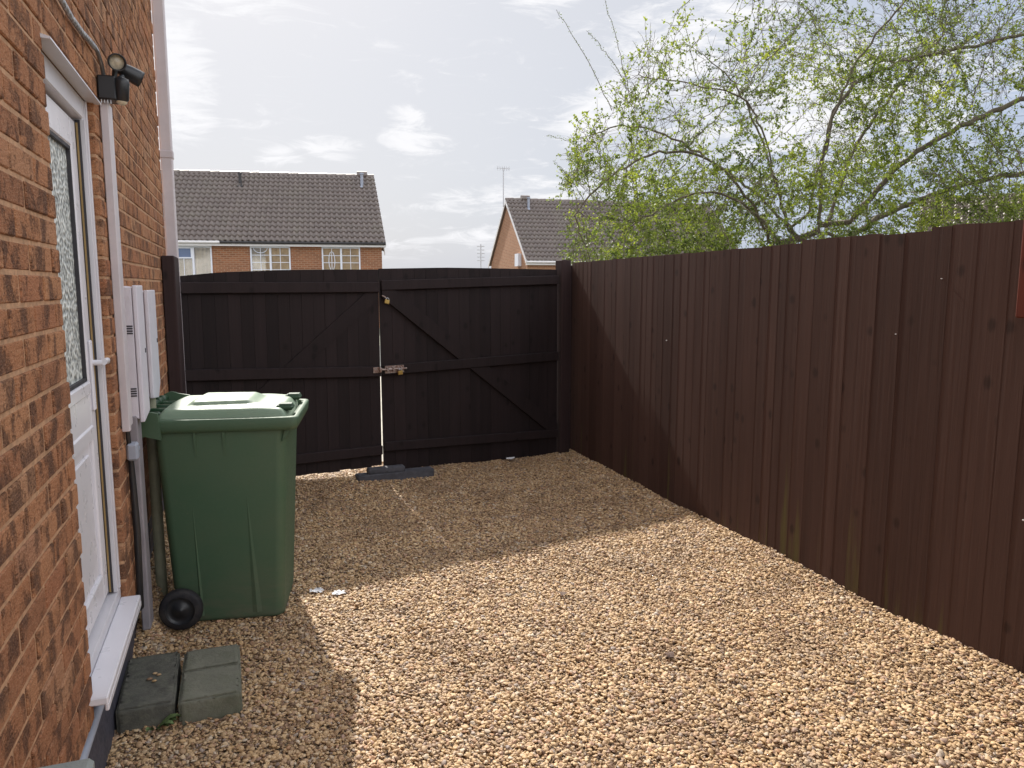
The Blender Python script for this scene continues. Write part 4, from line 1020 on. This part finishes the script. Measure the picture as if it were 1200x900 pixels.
    # chains
    for s0 in range(N):
        starts = []
        if par[s0] == -1: starts = [(None, s0)]
        else:
            pp = par[s0]
            big = max(ch[pp], key=lambda c: rad[c])
            if s0 != big: starts = [(pp, s0)]
        for (pp, s) in starts:
            pts = []; rr = []
            if pp is not None: pts.append(nodes[pp]); rr.append(min(rad[pp], rad[s]*1.15))
            i = s
            while True:
                pts.append(nodes[i]); rr.append(rad[i])
                if not ch[i]: break
                i = max(ch[i], key=lambda c: rad[c])
            if len(pts) > 1: bm_.tube(pts, rr, 7 if max(rr) > .02 else (4 if max(rr) > .006 else 3), .5, True, False)
    # twigs with leaves
    lv = []; lf = []; lt = []
    def leaf(p_, s_, t_):
        d = Vector(r.normal(0, 1, 3)).normalized(); a = d.orthogonal().normalized(); b_ = d.cross(a); k = len(lv)
        ww = s_*.38
        lv.extend([p_-a*s_*.5, p_+b_*ww+d*ww*.35, p_+a*s_*.5, p_-b_*ww+d*ww*.35]); lf.extend([(k, k+1, k+2), (k, k+2, k+3)]); lt.extend([t_, t_])
    cand = [i for i in range(N) if rad[i] < .011 and nodes[i].z > 1.3]
    Oq = Vector(O); Rq = Vector(Rh)
    for i in cand:
        for q in range(2 if r.random() < .35 else 1):
            p_ = nodes[i].copy(); d = Vector(r.normal(0, 1, 3)); d.z += .15; d.normalize()
            if par[i] >= 0: d = (d+(nodes[i]-nodes[par[i]]).normalized()*.9).normalized()
            a_ = (p_-Oq).dot(Rq); z_ = p_.z
            L = abs(r.normal(.17, .09))+.05; ns = 3; pts = [p_.copy()]
            for k in range(ns): d = (d+Vector(r.normal(0, .18, 3))).normalized(); pts.append(pts[-1]+d*L/ns)
            bm_.tube(pts, [.0030, .0026, .0022, .0016], 3, .5, True, False)
            dens = .50+1.9*noise.noise(Vector((a_*1.1+9, z_*1.3, p_.y*.8)))
            if z_ < 3.2: dens += .45
            if a_ < 3.4 and z_ > 3.4: dens -= .25
            tt = .45+.9*noise.noise(Vector((a_*1.4, p_.y*1.2, z_*1.6+4)))
            nl = int(max(0, 20*dens)*r.uniform(.4, 1.2)+.5)
            for k in range(nl):
                j = r.integers(0, ns); u_ = r.random(); c_ = pts[j].lerp(pts[j+1], u_)+Vector(r.normal(0, .014, 3)); leaf(c_, r.uniform(.020, .042), float(np.clip(tt+r.normal(0, .16), 0, 1)))
    # long bare shoots on the upper left, studded with small buds
    def shoot(a, z, a2, z2, b0):
        p0, p1 = Vector(Wd(a, b0, z)), Vector(Wd(a2, b0-.2, z2)); n_ = 14
        pts = [p0.lerp(p1, k/n_)+Vector((0, 0, .06*math.sin(k/n_*3.1)))+Vector(r.normal(0, .008, 3)) for k in range(n_+1)]
        bm_.tube(pts, [.0055-.003*k/n_ for k in range(n_+1)], 4, .5, True, False)
        for k in range(1, n_*3):
            c_ = p0.lerp(p1, k/(n_*3))+Vector((0, 0, .06*math.sin(k/n_/3*3.1)))
            for _ in range(2): leaf(c_+Vector(r.normal(0, .013, 3)), r.uniform(.014, .022), .2)
    for sp_ in [(1.35, 3.95, .58, 5.15, 0), (1.65, 4.05, 1.22, 5.35, .2), (1.6, 4.25, 1.0, 4.95, .2), (1.75, 4.0, 2.15, 5.15, 0), (2.15, 5.15, 2.6, 5.4, 0), (1.0, 2.7, .55, 3.25, 0), (3.3, 5.0, 3.22, 5.5, .1), (1.2, 3.3, .45, 3.6, .1), (1.9, 4.2, 1.9, 5.0, .5), (2.6, 4.3, 2.3, 5.2, .4)]: shoot(*sp_)
    bm_.build('branches', M['bark'], e)
    c = MB(); c.v = [tuple(v) for v in lv]; c.f = lf; c.t = lt; c.sm = [False]*len(lf)
    c.build('crown', M['leaf'], e)
    import sys; sys.stderr.write('TREE %d %d\n' % (N, len(lf)//2))
tree()
